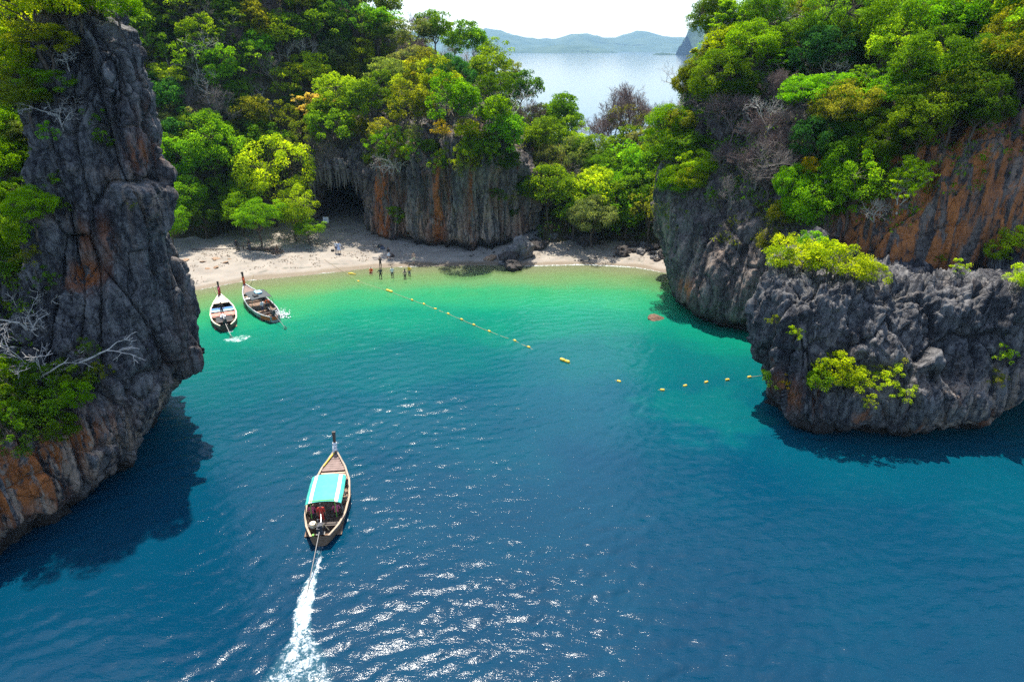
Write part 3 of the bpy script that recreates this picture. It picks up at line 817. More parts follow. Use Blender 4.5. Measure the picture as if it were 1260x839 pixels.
LEAFC = dict(lime=(0.36, 0.48, 0.012), bright=(0.18, 0.37, 0.009), mid=(0.145, 0.26, 0.012), dark=(0.075, 0.15, 0.011), teal=(0.045, 0.15, 0.035),
             olive=(0.21, 0.25, 0.018), yellow=(0.60, 0.44, 0.015), cream=(0.64, 0.54, 0.15), sage=(0.20, 0.24, 0.07))
WORD = dict(lime='lime green', bright='bright green', mid='mid green', dark='dark green', teal='deep bluish green', olive='olive green', yellow='golden yellow', cream='pale cream yellow', sage='greyish green')
SHAPE = dict(bare='slender leafless grey', baremauve='twiggy leafless brown', barepale='crooked leafless pale', cream='pale limbed sparse', dome='dense rounded', tall='tall upright', pads='broad layered', airy='loose open', fine='dense leafy', finepads='wide layered', bush='bushy', bushloose='scraggy')
rngT = random.Random(11)
NTREE = [0]
def plant(kind, p, colour=None, s=1.0, label=None, name=None, cat='tree', group=None, tilt=(0, 0), rot=None, var=None):
    pr = PR[kind][var if var is not None else rngT.randrange(len(PR[kind]))]
    o = bpy.data.objects.new(name, None); COL.objects.link(o)
    o.empty_display_size = .5
    o.location = p; o.rotation_euler = (tilt[0], tilt[1], rngT.uniform(0, 6.28) if rot is None else rot)
    sx = s * rngT.uniform(.92, 1.08)
    o.scale = (sx, sx * rngT.uniform(.9, 1.1), s * rngT.uniform(.9, 1.1))
    tr = link('trunk' if cat == 'tree' and pr['crown'] else ('stem' if cat == 'bush' else 'branches'), pr['trunk'], o)
    if pr['crown']:
        c = link('crown' if cat == 'tree' else 'foliage', pr['crown'], o)
        b = LEAFC[colour]; k = rngT.uniform(.8, 1.2)
        c.color = (b[0] * k * rngT.uniform(.85, 1.15), b[1] * k, b[2] * k * rngT.uniform(.7, 1.4), 1)
    tag(o, label, cat, group)
    NTREE[0] += 1
    return o
def hit(px, py, h, dist, zone=None):
    """foot of a plant whose crown middle is seen at px, py"""
    c = cast(px, py + 0.55 * h * F / dist * 0.93, zone)
    return c
PLACE = dict(hill='on the hillside above the cave beach', flat='on the flat neck of land behind the beach', right='on the steep top of the long right-hand cliff', crag='clinging to the tall left crag', back='at the back of the beach beside the cave')
PLACE['right'] = 'growing over the cliff with the orange wall'
PLACE['crag'] = 'clinging to the tall dark crag'
def tree_at(px, py, kind, colour, s, zone, dist, label=None, **kw):
    pr = PR[kind][0]
    c = hit(px, py, pr['h'] * s, dist, zone)
    if c is None: return None
    p = c[0]
    
    size = 'small ' if s < .7 else ('large ' if s > (.98 if zone in ('hill', 'right') else 1.1) else '')
    where = place(p, zone)
    if PR[kind][0]['crown'] is None:
        return plant(kind, p - Vector((0, 0, .15)), None, s, f"{size}{SHAPE[kind]} tree {where}", 'leafless_tree', 'tree', f"{size}{SHAPE[kind]} trees {where}", **kw)
    lab = label or f"{size}{SHAPE[kind]} {WORD[colour]} tree {where}"
    return plant(kind, p - Vector((0, 0, .15)), colour, s, lab, 'broadleaf_tree', 'tree', f"{size}{SHAPE[kind]} {WORD[colour]} trees {where}", **kw)
def place(p, zone):
    if zone == 'right':
        if p.x > 37: return 'above the orange wall' if p.z < 27 else 'high on the crest over the orange wall'
        if p.y > 79: return 'at the seaward end of the right cliff'
        if p.z < 13.5: return 'low on the cliff behind the promontory'
        return 'on the cliff shoulder beside the orange wall' if p.x > 29 else 'over the bare grey flank of the cliff'
    if zone == 'hill':
        if p.x < -34: return 'on the hill slope near the crag' if p.z < 30 else 'high on the hill crest near the crag'
        if p.x < -21: return 'on the slope above the cave mouth' if p.z < 26 else 'high on the hill above the cave'
        if p.x < -6: return 'over the rust streaked cliff' if p.z < 20 else 'on the hilltop behind the streaked cliff'
        return 'on the hill shoulder towards the far sea'
    if zone == 'flat': return 'on the neck of land before the far sea' if p.y > 108 else 'behind the rocks of the sunlit sand'
    if zone == 'back': return 'overhanging the sand beside the cave' if p.x > -38 else 'at the beach end next to the crag'
    return 'on the crest of the tall dark crag' if p.z > 25 else 'on the wooded side of the tall dark crag'
def inside(px, py, poly):
    r = False; j = len(poly) - 1
    for i in range(len(poly)):
        xi, yi = poly[i]; xj, yj = poly[j]
        if (yi > py) != (yj > py) and px < (xj - xi) * (py - yi) / (yj - yi) + xi: r = not r
        j = i
    return r
def fill(poly, spacing, kinds, colours, smin, smax, zone, dist, seed, limit=400, avoid=()):
    rng = random.Random(seed); pts = list(avoid); out = 0
    x0, x1 = min(p[0] for p in poly), max(p[0] for p in poly); y0, y1 = min(p[1] for p in poly), max(p[1] for p in poly)
    for _ in range(9000):
        px, py = rng.uniform(x0, x1), rng.uniform(y0, y1)
        if not inside(px, py, poly): continue
        sp = spacing(px, py) if callable(spacing) else spacing
        if any((px - a) ** 2 + ((py - b) * 1.35) ** 2 < sp * sp for a, b in pts): continue
        pts.append((px, py))
        k = rng.choices(list(kinds), list(kinds.values()))[0]; c = rng.choices(list(colours), list(colours.values()))[0]
        if tree_at(px, py, k, c, rng.uniform(smin, smax), zone, dist(px, py) if callable(dist) else dist): out += 1
        if out >= limit: break
    return out

# ---- the forested hill behind the beach
hill_poly = [(150, -30), (470, -30), (545, 20), (600, 52), (640, 92), (672, 120), (690, 150), (690, 180), (640, 205), (600, 180), (545, 160), (470, 160), (430, 172), (385, 185), (330, 190), (230, 190), (195, 150)]
feat = [(322, 75, 'dome', 'bright', .8), (305, 140, 'tall', 'bright', .9), (490, 130, 'airy', 'lime', .8), (545, 165, 'airy', 'yellow', .45), (575, 170, 'dome', 'lime', .5), (445, 75, 'dome', 'lime', .75), (372, 95, 'pads', 'lime', .8),
        (585, 60, 'tall', 'bright', .85), (610, 160, 'dome', 'bright', .8), (560, 105, 'fine', 'teal', 1.1), (640, 120, 'dome', 'dark', .95), (660, 175, 'dome', 'mid', .8), (215, 105, 'pads', 'lime', .7), (420, 60, 'tall', 'mid', 1), (640, 70, 'airy', 'olive', .7), (500, 2, 'tall', 'mid', .9), (528, 18, 'dome', 'olive', .9), (556, 34, 'airy', 'mid', .9), (605, 64, 'airy', 'sage', .8), (628, 84, 'tall', 'mid', .75), (655, 108, 'dome', 'mid', .7), (480, 250, 'bush', 'bright', .7), (470, 165, 'airy', 'olive', .55), (512, 172, 'airy', 'sage', .5), (530, 190, 'dome', 'mid', .4), (598, 190, 'dome', 'mid', .6), (622, 205, 'dome', 'dark', .65), (640, 235, 'fine', 'dark', .6), (450, 165, 'dome', 'olive', .5), (548, 205, 'airy', 'bright', .35)]
av = []
for px, py, k, c, s in feat:
    if k == 'bush': continue
    tree_at(px, py, k, c, s, 'hill', 118); av.append((px, py))
nh = fill(hill_poly, lambda x, y: 20 + 9 * max(0, y) / 180, dict(dome=4, tall=2, pads=2, airy=3, bare=1.2, baremauve=1.2, barepale=.8, cream=1.0), dict(mid=4, dark=1.6, olive=3, bright=3, lime=2.2, sage=2, teal=.8), .72, 1.08, 'hill', lambda x, y: 145 - max(0, y) * .2, 3, 190, av)
# ---- trees at the back of the beach
for px, py, k, c, s in ((340, 232, 'fine', 'lime', 1.6), (268, 195, 'fine', 'bright', 1.45), (226, 250, 'fine', 'bright', 1.25), (365, 268, 'fine', 'lime', 1.0), (322, 280, 'finepads', 'bright', .95), (305, 190, 'fine', 'mid', 1.3), (240, 175, 'fine', 'mid', 1.3), (212, 205, 'fine', 'bright', 1.2), (290, 245, 'fine', 'mid', 1.2), (255, 268, 'fine', 'dark', .9), (300, 262, 'fine', 'bright', 1.0), (215, 285, 'fine', 'bright', .8), (345, 180, 'dome', 'mid', .9), (352, 200, 'fine', 'sage', .9), (380, 285, 'finepads', 'bright', .6), (312, 215, 'fine', 'lime', 1.1)):
    tree_at(px, py, k, c, s, 'back', 103)
# ---- the neck of land
flat_poly = [(655, 185), (700, 150), (760, 150), (830, 150), (835, 275), (740, 285), (690, 265), (650, 230)]
for px, py, k, c, s in ((712, 140, 'tall', 'teal', .9), (738, 160, 'dome', 'teal', .9), (700, 180, 'pads', 'lime', .8), (665, 150, 'dome', 'mid', .7), (690, 215, 'airy', 'yellow', .5), (715, 200, 'dome', 'dark', .8), (750, 235, 'fine', 'bright', .95), (775, 215, 'fine', 'bright', 1.0), (790, 250, 'fine', 'bright', .9), (735, 265, 'fine', 'bright', .7), (765, 262, 'fine', 'lime', .7), (722, 275, 'fine', 'olive', .55), (680, 225, 'airy', 'olive', .8), (800, 200, 'fine', 'lime', .9), (808, 265, 'fine', 'bright', .6)):
    tree_at(px, py, k, c, s, 'flat', 108)
fill(flat_poly, 26, dict(dome=2, airy=3, fine=3, bare=.6, baremauve=1.2, cream=.8), dict(mid=3, bright=2, olive=2, sage=2, lime=1), .75, 1.1, 'flat', 115, 8, 46)
# ---- the right-hand cliff
right_poly = [(850, -40), (1300, -40), (1300, 85), (1235, 115), (1190, 150), (1120, 165), (1060, 210), (1040, 250), (985, 262), (930, 235), (900, 160), (850, 130), (828, 205), (815, 190), (835, 60)]
for px, py, k, c, s in ((1080, 50, 'fine', 'mid', 1.0), (862, 8, 'fine', 'olive', .8), (852, 40, 'fine', 'bright', .75), (846, 75, 'fine', 'lime', .6), (842, 110, 'fine', 'olive', .6), (880, 15, 'fine', 'mid', .8), (1005, 70, 'fine', 'teal', 1.0), (890, 60, 'fine', 'lime', .8), (905, 115, 'finepads', 'lime', .55), (1035, 215, 'fine', 'bright', .75), (1060, 190, 'fine', 'mid', .8), (1125, 110, 'finepads', 'dark', 1.2), (1160, 150, 'finepads', 'dark', 1.0), (995, 212, 'fine', 'yellow', .4), (860, 205, 'fine', 'lime', .6), (845, 225, 'fine', 'lime', .55), (828, 230, 'fine', 'bright', .6), (1010, 245, 'fine', 'bright', .65), (960, 265, 'fine', 'olive', .5), (850, 95, 'fine', 'olive', .75), (838, 45, 'fine', 'olive', .8), (870, 30, 'fine', 'mid', .85), (1220, 20, 'fine', 'bright', 1.0), (1150, 40, 'fine', 'bright', 1.0), (935, 25, 'fine', 'mid', 1.0), (1240, 80, 'fine', 'mid', .9), (1195, 100, 'finepads', 'mid', .9), (830, 150, 'fine', 'olive', .6), (825, 190, 'fine', 'lime', .55)):
    tree_at(px, py, k, c, s, 'right', 66 if px > 950 else 76)
fill(right_poly, lambda x, y: 36, dict(fine=5, finepads=2, barepale=.35, baremauve=.4, cream=.6), dict(mid=4, bright=3, dark=2.5, teal=1, olive=1.5, lime=1.2), .62, .95, 'right', lambda x, y: 66 if x > 950 else 78, 15, 90, [(930, 155), (958, 185), (935, 205), (905, 225), (975, 160), (900, 190)])
# ---- the crag
for px, py, k, c, s in ((55, 22, 'finepads', 'lime', .85), (88, 18, 'finepads', 'lime', .6), (20, 45, 'fine', 'lime', .8), (100, -5, 'fine', 'lime', .5), (150, 8, 'fine', 'bright', .5), (25, 75, 'fine', 'lime', .6), (70, 62, 'finepads', 'olive', .5), (20, 15, 'fine', 'bright', .8), (40, 120, 'fine', 'olive', .5), (10, 150, 'fine', 'bright', .6), (20, 200, 'fine', 'bright', .55), (15, 245, 'fine', 'mid', .6), (45, 255, 'fine', 'bright', .45), (5, 300, 'fine', 'mid', .55), (75, 110, 'finepads', 'mid', .4), (25, 170, 'finepads', 'sage', .5), (5, 110, 'fine', 'olive', .6)):
    tree_at(px, py, k, c, s, 'crag', 42)
# ---- bushes
def bush_at(px, py, colour, s, where, dist=50, kind='bush', **kw):
    c = cast(px, py + 0.5 * PR[kind][0]['h'] * s * F / dist * .8)
    if c is None: return
    p = c[0] + c[1] * 0.05
    return plant(kind, p, colour, s, f"{SHAPE[kind]} {WORD[colour]} bush {where}", 'bush', 'bush', f"{WORD[colour]} bushes {where}", **kw)
for px, py, c, s, k in ((985, 318, 'lime', 1.1, 'bush'), (1015, 325, 'lime', 1.2, 'bush'), (1050, 332, 'lime', 1.1, 'bush'), (960, 318, 'lime', .8, 'bush'), (1075, 335, 'lime', .7, 'bush'), (945, 300, 'olive', .9, 'bush'), (1000, 305, 'bright', .9, 'bush')):
    bush_at(px, py, c, s, 'along the top of the low promontory', 54, k)
for px, py, c, s, k in ((1180, 330, 'lime', .5, 'bushloose'), (1245, 298, 'lime', .95, 'bush'), (1225, 312, 'lime', .7, 'bush'), (1252, 345, 'lime', .6, 'bush'), (1155, 318, 'olive', .5, 'bushloose')):
    bush_at(px, py, c, s, 'at the foot of the orange wall', 52, k)
for px, py, c, s, k in ((1020, 450, 'lime', 1.1, 'bush'), (1035, 465, 'lime', .8, 'bush'), (1050, 472, 'lime', .75, 'bush'), (1005, 470, 'bright', .7, 'bush'), (1090, 450, 'olive', .75, 'bushloose'), (1085, 470, 'lime', .8, 'bushloose'), (1110, 488, 'lime', .7, 'bushloose'), (975, 410, 'lime', .5, 'bushloose'), (948, 465, 'lime', .5, 'bush'), (970, 472, 'yellow', .5, 'bushloose'), (955, 395, 'olive', .45, 'bushloose'), (1065, 495, 'lime', .4, 'bushloose'), (1235, 440, 'lime', .6, 'bushloose'), (1225, 470, 'olive', .5, 'bushloose')):
    bush_at(px, py, c, s, 'rooted in the front face of the low promontory', 49, k)
for px, py, c, s, k in ((118, 150, 'bright', .55, 'bushloose'), (122, 175, 'mid', .6, 'bushloose'), (60, 165, 'bright', .5, 'bushloose'), (85, 255, 'mid', .35, 'bushloose'), (70, 225, 'mid', .6, 'bushloose'), (30, 290, 'bright', .8, 'bush'), (15, 330, 'mid', .8, 'bush'), (45, 320, 'olive', .7, 'bushloose'), (60, 345, 'mid', .6, 'bushloose'), (10, 370, 'olive', .7, 'bushloose'), (165, 255, 'olive', .25, 'bushloose')):
    bush_at(px, py, c, s, 'in a cleft of the tall dark crag', 42, k)
for px, py, c, s, k in ((20, 495, 'mid', 1.1, 'bush'), (60, 500, 'mid', 1.0, 'bush'), (95, 485, 'bright', .8, 'bush'), (30, 530, 'dark', .9, 'bush'), (75, 525, 'mid', .8, 'bush'), (105, 460, 'mid', .8, 'bush'), (5, 520, 'mid', .9, 'bush'), (110, 430, 'dark', .6, 'bushloose'), (40, 470, 'dark', 1.0, 'bush'), (5, 470, 'mid', 1.0, 'bush'), (125, 455, 'olive', .5, 'bushloose')):
    bush_at(px, py, c, s, 'on the low ledge of the tall dark crag', 36, k)
for px, py, c, s in ((487, 262, 'bright', .7), (493, 270, 'mid', .5), (612, 240, 'dark', .8), (630, 262, 'dark', .6)):
    bush_at(px, py, c, s, 'hanging on the streaked cave cliff', 98, 'bush')
for px, py, c, s in ((728, 268, 'bright', 2.0), (745, 255, 'bright', 2.2), (762, 268, 'bright', 2.0), (778, 250, 'bright', 2.3), (795, 262, 'lime', 1.9), (752, 235, 'bright', 2.2), (785, 228, 'bright', 2.2), (735, 240, 'mid', 2.0), (805, 242, 'lime', 1.8), (768, 215, 'bright', 2.3)):
    q = cast(px, py + 9 * s, 'flat')
    if q: plant('bush', q[0], c, s * 1.25, f"big {WORD[c]} thicket on the slope behind the sunlit sand", 'thicket', 'bush', 'thickets behind the sunlit sand')
for k in range(26):
    px = rngT.uniform(455, 645); py = 178 + rngT.uniform(0, 34) + max(0, px - 595) * rngT.uniform(0, 1.6)
    c = rngT.choice(('olive', 'mid', 'bright', 'dark', 'sage', 'lime')); s_ = rngT.uniform(.7, 1.35)
    q = cast(px, py, 'hill')
    if q and q[2] == 'cave_cliff': plant(rngT.choice(('bush', 'bushloose', 'bushloose')), q[0], c, s_, f"{WORD[c]} bush hanging on the upper edge of the streaked cave cliff", 'bush', 'bush', f"{WORD[c]} bushes on the upper edge of the cave cliff", tilt=(rngT.uniform(.2, .7), 0), rot=0)
# ---- leafless and pale-limbed trees
def bare_at(px, py, kind, s, lab, dist, colour=None, name='leafless_tree', cat='tree', tilt=(0, 0), grp=None, var=None, zone=None):
    c = hit(px, py, PR[kind][0]['h'] * s, dist, zone)
    if c is None: return
    return plant(kind, c[0] - Vector((0, 0, .1)), colour, s, lab, name, cat, grp, tilt, None, var)
bare_at(632, 62, 'bare', 1.15, 'tall leafless grey tree on the hill skyline above the sea', 140)
bare_at(600, 50, 'bare', .9, 'slender leafless grey tree beside the bright green hilltop tree', 140)
bare_at(520, 15, 'bare', .9, 'leafless grey tree among the hilltop trees', 140)
bare_at(490, 10, 'bare', .8, 'leafless grey tree among the hilltop trees', 140)
bare_at(668, 112, 'bare', .75, 'leafless grey tree leaning out over the far water', 125, tilt=(0, .5))
for px, py, s in ((765, 148, .95), (790, 140, 1.0), (810, 145, .9), (775, 165, .9), (800, 165, .8), (822, 158, .8), (750, 165, .7)):
    bare_at(px, py - 6, 'baremauve', s * 1.5, 'leafless brownish tree on the neck of land before the sea', 118, zone='flat', grp='leafless brownish trees on the neck of land')
bare_at(245, 70, 'barepale', 1.05, 'pale sprawling leafless tree next to the crag top', 130)
bare_at(225, 110, 'barepale', .8, 'small pale leafless tree on the hillside next to the crag', 130)
bare_at(390, 140, 'cream', .95, 'pale limbed tree with cream yellow leaves above the cave', 115, 'cream')
bare_at(355, 60, 'barepale', .8, 'pale leafless tree high on the forested hill', 140)
bare_at(535, 138, 'barepale', .9, 'pale leafless tree above the streaked cave cliff', 112)
bare_at(720, 225, 'bare', 1.05, 'crooked leafless tree in the dark recess beside the cave cliff', 104)
bare_at(940, 150, 'barepale', .75, 'pale dead tree on the cliff with the orange wall', 70)
bare_at(985, 130, 'barepale', .6, 'small pale dead tree high on the cliff with the orange wall', 68)
bare_at(930, 190, 'bare', .75, 'tangled grey leafless tree on the bare flank of the cliff', 72)
bare_at(900, 230, 'bare', .5, 'low grey leafless tree on the bare flank of the cliff', 72)
for px, py, s in ((925, 165, .7), (950, 185, .7), (915, 205, .6), (975, 180, .65), (940, 225, .6), (890, 200, .6), (960, 155, .7)):
    bare_at(px, py, 'baremauve', s, 'twiggy brown leafless tree in the thicket on the bare flank of the cliff', 72, grp='brown thicket on the bare flank of the cliff', zone='right')
bare_at(965, 205, 'baremauve', .6, 'brown leafless tree on the bare flank of the cliff', 70)
bare_at(1105, 220, 'cream', .75, 'white limbed tree with lime leaves beside the orange wall', 60, 'lime')
bare_at(1075, 250, 'barepale', .5, 'bleached dead tree leaning from the orange wall', 60, tilt=(0, -.5))
for px, py, s, k, l in ((62, 430, 1.35, 'deadshrub', 'large bleached dead shrub spreading over the ledge of the crag'), (25, 455, 1.0, 'deadshrub', 'smaller bleached dead shrub beside the large one on the crag ledge'), (35, 375, .8, 'deadshrub', 'bleached dead shrub high in the cleft of the crag'), (85, 60, .8, 'deadshrub', 'grey dead shrub near the top of the crag'), (20, 300, .9, 'deadshrub', 'pale bare shrub among the leafy trees of the crag'), (75, 130, .5, 'deadshrub', 'small pale bare shrub under the crag top')):
    bare_at(px, py, k, s, l, 38, name='dead_shrub', cat='shrub')
# roots hanging over the cave cliff, dry thicket above it
for px, py, s, l in ((492, 190, .8, 'pale hanging tangle of roots over the streaked cliff'), (430, 190, .7, 'dry grey thicket above the cave mouth'), (410, 200, .7, 'dry brown thicket above the cave mouth'), (560, 190, .6, 'dry grey thicket at the edge of the streaked cliff')):
    bare_at(px, py, 'bare' if 'grey' in l else ('barepale' if 'pale' in l else 'baremauve'), s, l, 104, name='dry_thicket', cat='shrub', tilt=(1.0, 0))

# ---- undergrowth nobody could count
def undergrowth(name, P, n, per, rad, leaf, colour, seed, up=.6):
    rs = np.random.RandomState(seed)
    C = P[rs.choice(len(P), n)] + rs.normal(size=(n, 3)) * .25
    cr = rad * (.6 + .8 * rs.rand(n)); C[:, 2] += cr * .25
    v, fc, tn = leaf_cloud(C, np.stack([cr, cr, cr * .6], 1), per, leaf, rs, up, np.clip(.4 + .2 * rs.normal(size=n), 0, 1), .3)
    o = stuff(link(name, mesh_np(name, v, fc, False, {'tone': tn}, [M['leaf']])))
    o.color = (*LEAFC[colour], 1)
    return o
rs = np.random.RandomState(2)
xs = rs.uniform(-75, 40, 60000); ys = rs.uniform(99, 165, 60000)
hz = hill_z(xs, ys) + 1.3 * fbm(np.stack([xs, ys, 0 * xs], 1) * 0.12, 4)
ok = (hz > beach_z(xs, ys) + .6)
HPT = np.stack([xs, ys, hz], 1)[ok]
def und(o, words, cat):
    o['label'] = words; o['category'] = cat
und(undergrowth('undergrowth', HPT, 8500, 9, .8, .36, 'bright', 1), 'mixed green undergrowth covering the floor of the forested hill', 'undergrowth')
und(undergrowth('dry_undergrowth', HPT, 1500, 9, .6, .32, 'olive', 4), 'olive brown dry undergrowth between the hillside trees', 'undergrowth')
sel = (cliffN[:, 2] > .28) & (cliffV[:, 2] > 12.5) & (cliffV[:, 1] < 99)
und(undergrowth('undergrowth', cliffV[sel], 5200, 11, .6, .25, 'bright', 5), 'green undergrowth on the top of the cliff with the orange wall', 'undergrowth')
sel = (cliffV[:, 2] > 9) & (cliffV[:, 2] < 20) & (cliffV[:, 0] < 31) & (cliffV[:, 1] < 90) & (fbm(cliffV * .3, 2) > .12)
und(undergrowth('creeper', cliffV[sel], 900, 9, .4, .2, 'olive', 6), 'olive creeper spreading over the bare flank of the cliff', 'undergrowth')
sel = (cragV[:, 0] < -31.5) & (cragV[:, 2] > 7) & (cragV[:, 2] < 31)
und(undergrowth('undergrowth', cragV[sel], 2000, 11, .5, .19, 'mid', 7), 'green undergrowth over the wooded side of the tall crag', 'undergrowth')
sel = (caveV[:, 2] > 12) & (caveN[:, 2] > .1)
und(undergrowth('undergrowth', caveV[sel], 900, 10, .6, .3, 'olive', 8), 'olive undergrowth along the top edge of the cave cliff', 'undergrowth')

#@@PART3
# ------------------------------------------------------------------ boulders
def rock_mesh(seed, sub=3, jag=.35, flat=.7):
    bm = bmesh.new(); bmesh.ops.create_icosphere(bm, subdivisions=sub, radius=1)
    V = np.array([v.co[:] for v in bm.verts])
    f1, f2, c = worley(V * 1.5 + seed * 3.7)
    D = 1 + jag * fbm(V * 1.1 + seed * 5.1, 3) + .35 * jag * (c - .5) - .25 * jag * np.exp(-(f2 - f1) / .1) + .12 * jag * fbm(V * 4 + seed, 2)
    V = V * D[:, None]; V[:, 2] *= flat
    for v, q in zip(bm.verts, V): v.co = q
    me = bpy.data.meshes.new('boulder'); bm.to_mesh(me); bm.free()
    return me
RK = [rock_mesh(i, 3 if i > 2 else 4) for i in range(7)]
def boulder(px, py, wpx, mat, label, group=None, zs=1.0, sink=.35, var=None, squash=None):
    rg = random.Random(int(px * 31 + py * 7))
    p = at_z(px, py, 0.0)
    for _ in range(4): p = at_z(px, py, max(-.4, float(beach_z(p.x, p.y))))
    dep = project(p)[2]
    w = wpx / F * dep / 2
    me = RK[var if var is not None else rg.randrange(7)]
    o = link('boulder', me, None, (p.x, p.y, p.z + w * zs * (.7 - sink)), (rg.uniform(-.3, .3), rg.uniform(-.3, .3), rg.uniform(0, 6.28)), (w, w * rg.uniform(.75, 1.1), w * zs))
    if not me.materials: me.materials.append(None)
    o.material_slots[0].link = 'OBJECT'; o.material_slots[0].material = M[mat]
    return tag(o, label, 'boulder' if wpx > 7 else 'rock', group)
boulder(640, 316, 34, 'boulder_grey', 'largest grey boulder standing at the water edge', zs=1.35, var=0)
boulder(626, 322, 25, 'boulder_dark', 'dark boulder leaning on the largest grey boulder', zs=1.0, var=1)
boulder(632, 331, 27, 'boulder_dark', 'dark wet boulder half in the water below the grey one', zs=.8, var=2)
boulder(618, 325, 10, 'boulder_grey', 'small pale stone in the shallows by the large boulder', zs=.9)
boulder(604, 319, 17, 'boulder_tan', 'flat brown boulder lying apart on the sand', zs=.6, var=3)
boulder(661, 305, 22, 'boulder_dark', 'dark boulder on the sand behind the large grey one', zs=.8)
boulder(650, 303, 14, 'boulder_dark', 'narrow dark boulder wedged behind the large grey one', zs=1)
boulder(653, 316, 6, 'boulder_dark', 'small dark stone alone on the sand by the boulders')
boulder(671, 300, 9, 'boulder_dark', 'little dark stone at the head of the boulder group')
boulder(721, 300, 27, 'boulder_dark', 'rounded dark boulder under the bright green thicket', zs=.9, var=4)
boulder(765, 313, 17, 'boulder_dark', 'pointed dark boulder on the sunlit sand', zs=1.25, var=5)
boulder(807, 396, 24, 'boulder_brown', 'brown rock breaking the surface off the beach', zs=.55, var=6, sink=.3)
boulder(798, 399, 13, 'boulder_brown', 'low brown rock just awash beside the larger one', zs=.4, sink=.4)
rg = random.Random(77)
for px0, px1, py0, py1, n, wmin, wmax in ((770, 826, 290, 314, 44, 6, 14), (760, 800, 285, 298, 12, 7, 15), (800, 832, 312, 330, 14, 5, 11)):
    for k in range(n):
        px = rg.uniform(px0, px1); py = rg.uniform(py0, py1)
        if py > 300 + (px - 770) * .35 + 8: continue
        w = rg.uniform(wmin, wmax) * (.7 if rg.random() < .4 else 1)
        mt = 'boulder_dark' if rg.random() < .75 else 'boulder_grey'
        boulder(px, py, w, mt, ('dark ' if 'dark' in mt else 'grey ') + ('boulder' if w > 9 else 'small rock') + ' in the jumble at the foot of the right cliff', 'rocks jumbled at the foot of the right cliff', zs=rg.uniform(.6, 1))
for k in range(26):
    px = rg.uniform(640, 715); py = rg.uniform(284, 297)
    mt = 'boulder_dark' if rg.random() < .7 else 'boulder_grey'
    boulder(px, py, rg.uniform(8, 20), mt, ('dark' if 'dark' in mt else 'grey') + ' rock in the row below the dark recess by the cave cliff', 'rocks below the dark recess', zs=rg.uniform(.6, 1))
for k in range(22):
    px = rg.uniform(690, 790); py = rg.uniform(300, 322)
    mt = 'boulder_dark' if rg.random() < .5 else 'boulder_tan'
    boulder(px, py, rg.uniform(2.0, 4.5), mt, 'small ' + ('dark' if 'dark' in mt else 'tan') + ' loose stone on the sunlit sand', 'loose stones on the sunlit sand', zs=.6)
for k in range(12):
    px = rg.uniform(570, 625); py = rg.uniform(306, 316)
    boulder(px, py, rg.uniform(2, 5), 'boulder_dark', 'small dark stone on the sand under the cave cliff', 'dark stones under the cave cliff', zs=.6)
for k in range(9):
    px = rg.uniform(228, 285); py = rg.uniform(318, 332)
    boulder(px, py, rg.uniform(4, 11), 'boulder_tan', 'pale flat rock on the sand above the moored boats', 'pale rocks above the moored boats', zs=.25)

# ------------------------------------------------------------------ sea
def ocean_tile(N, L, seed, wind=(.45, -1.0), peak=3.2, cut=.35):
    rs = np.random.RandomState(seed)
    k = np.fft.fftfreq(N, L / N) * 2 * np.pi
    KX, KY = np.meshgrid(k, k); K = np.hypot(KX, KY) + 1e-9
    kp = 2 * np.pi / peak
    w = np.array(wind) / np.hypot(*wind)
    c = (KX * w[0] + KY * w[1]) / K
    S = K ** -3.6 * np.exp(-1.2 * (kp / K) ** 2) * (0.05 + np.abs(c) ** 5) * np.exp(-(K * cut / 6.28) ** 2)
    A = np.sqrt(S) * (rs.normal(size=(N, N)) + 1j * rs.normal(size=(N, N)))
    A[0, 0] = 0
    h = np.fft.ifft2(A).real
    s = h.std(); dx = np.fft.ifft2(A * -1j * KX / K).real; dy = np.fft.ifft2(A * -1j * KY / K).real
    return h / s, dx / s, dy / s
def bil(T, x, y, L):
    N = T.shape[0]; u = (x / L * N) % N; v = (y / L * N) % N
    i = np.floor(u).astype(int); j = np.floor(v).astype(int); f = u - i; g = v - j
    i %= N; j %= N; i2 = (i + 1) % N; j2 = (j + 1) % N
    return (T[j, i] * (1 - f) + T[j, i2] * f) * (1 - g) + (T[j2, i] * (1 - f) + T[j2, i2] * f) * g
def grow(a, b, k, sgn=1):
    r = np.geomspace(1, 1 + (b - a), k) - 1
    return a + r
xs = np.concatenate([-(grow(36, 8900, 46))[::-1], np.arange(-36, 42, .2)[1:-1], grow(42, 8900, 46)])
ys = np.concatenate([16 - (grow(0, 900, 30))[::-1], np.arange(16, 95, .2)[1:-1], grow(95, 8900, 56)])
X, Y, Fc = tensor(xs, ys)
T1 = ocean_tile(384, 46.0, 1, (.4, -1.0), 1.45, .35); T2 = ocean_tile(256, 17.3, 2, (-.25, -1), .9, .3)
D = -shore_d(X, Y)
depth = np.where(Y < 100, np.maximum(0, -beach_z(X, Y)), 14.0)
depth = np.where((np.abs(X) > 60) , 12.0, depth)
q = at_z(868, 505); rr = np.hypot((X - q.x) / 6.5, (Y - q.y) / 5.5) + .5 * fbm(np.stack([X * .3, Y * .3, 0 * X], 1), 3)
depth = depth - (depth - 2.9) * 0.75 * sstep(1.15, .45, rr)
near = sstep(140, 90, Y) * sstep(90, 55, np.abs(X)) * sstep(-40, 0, Y)
calm = 0.35 + 0.65 * sstep(3, 28, D)                  # ripples lie down towards the beach
amp = near * calm * (0.9 + 0.7 * np.clip(fbm(np.stack([X * .045, Y * .06, 0 * X + 3], 1), 3), -.6, .8))
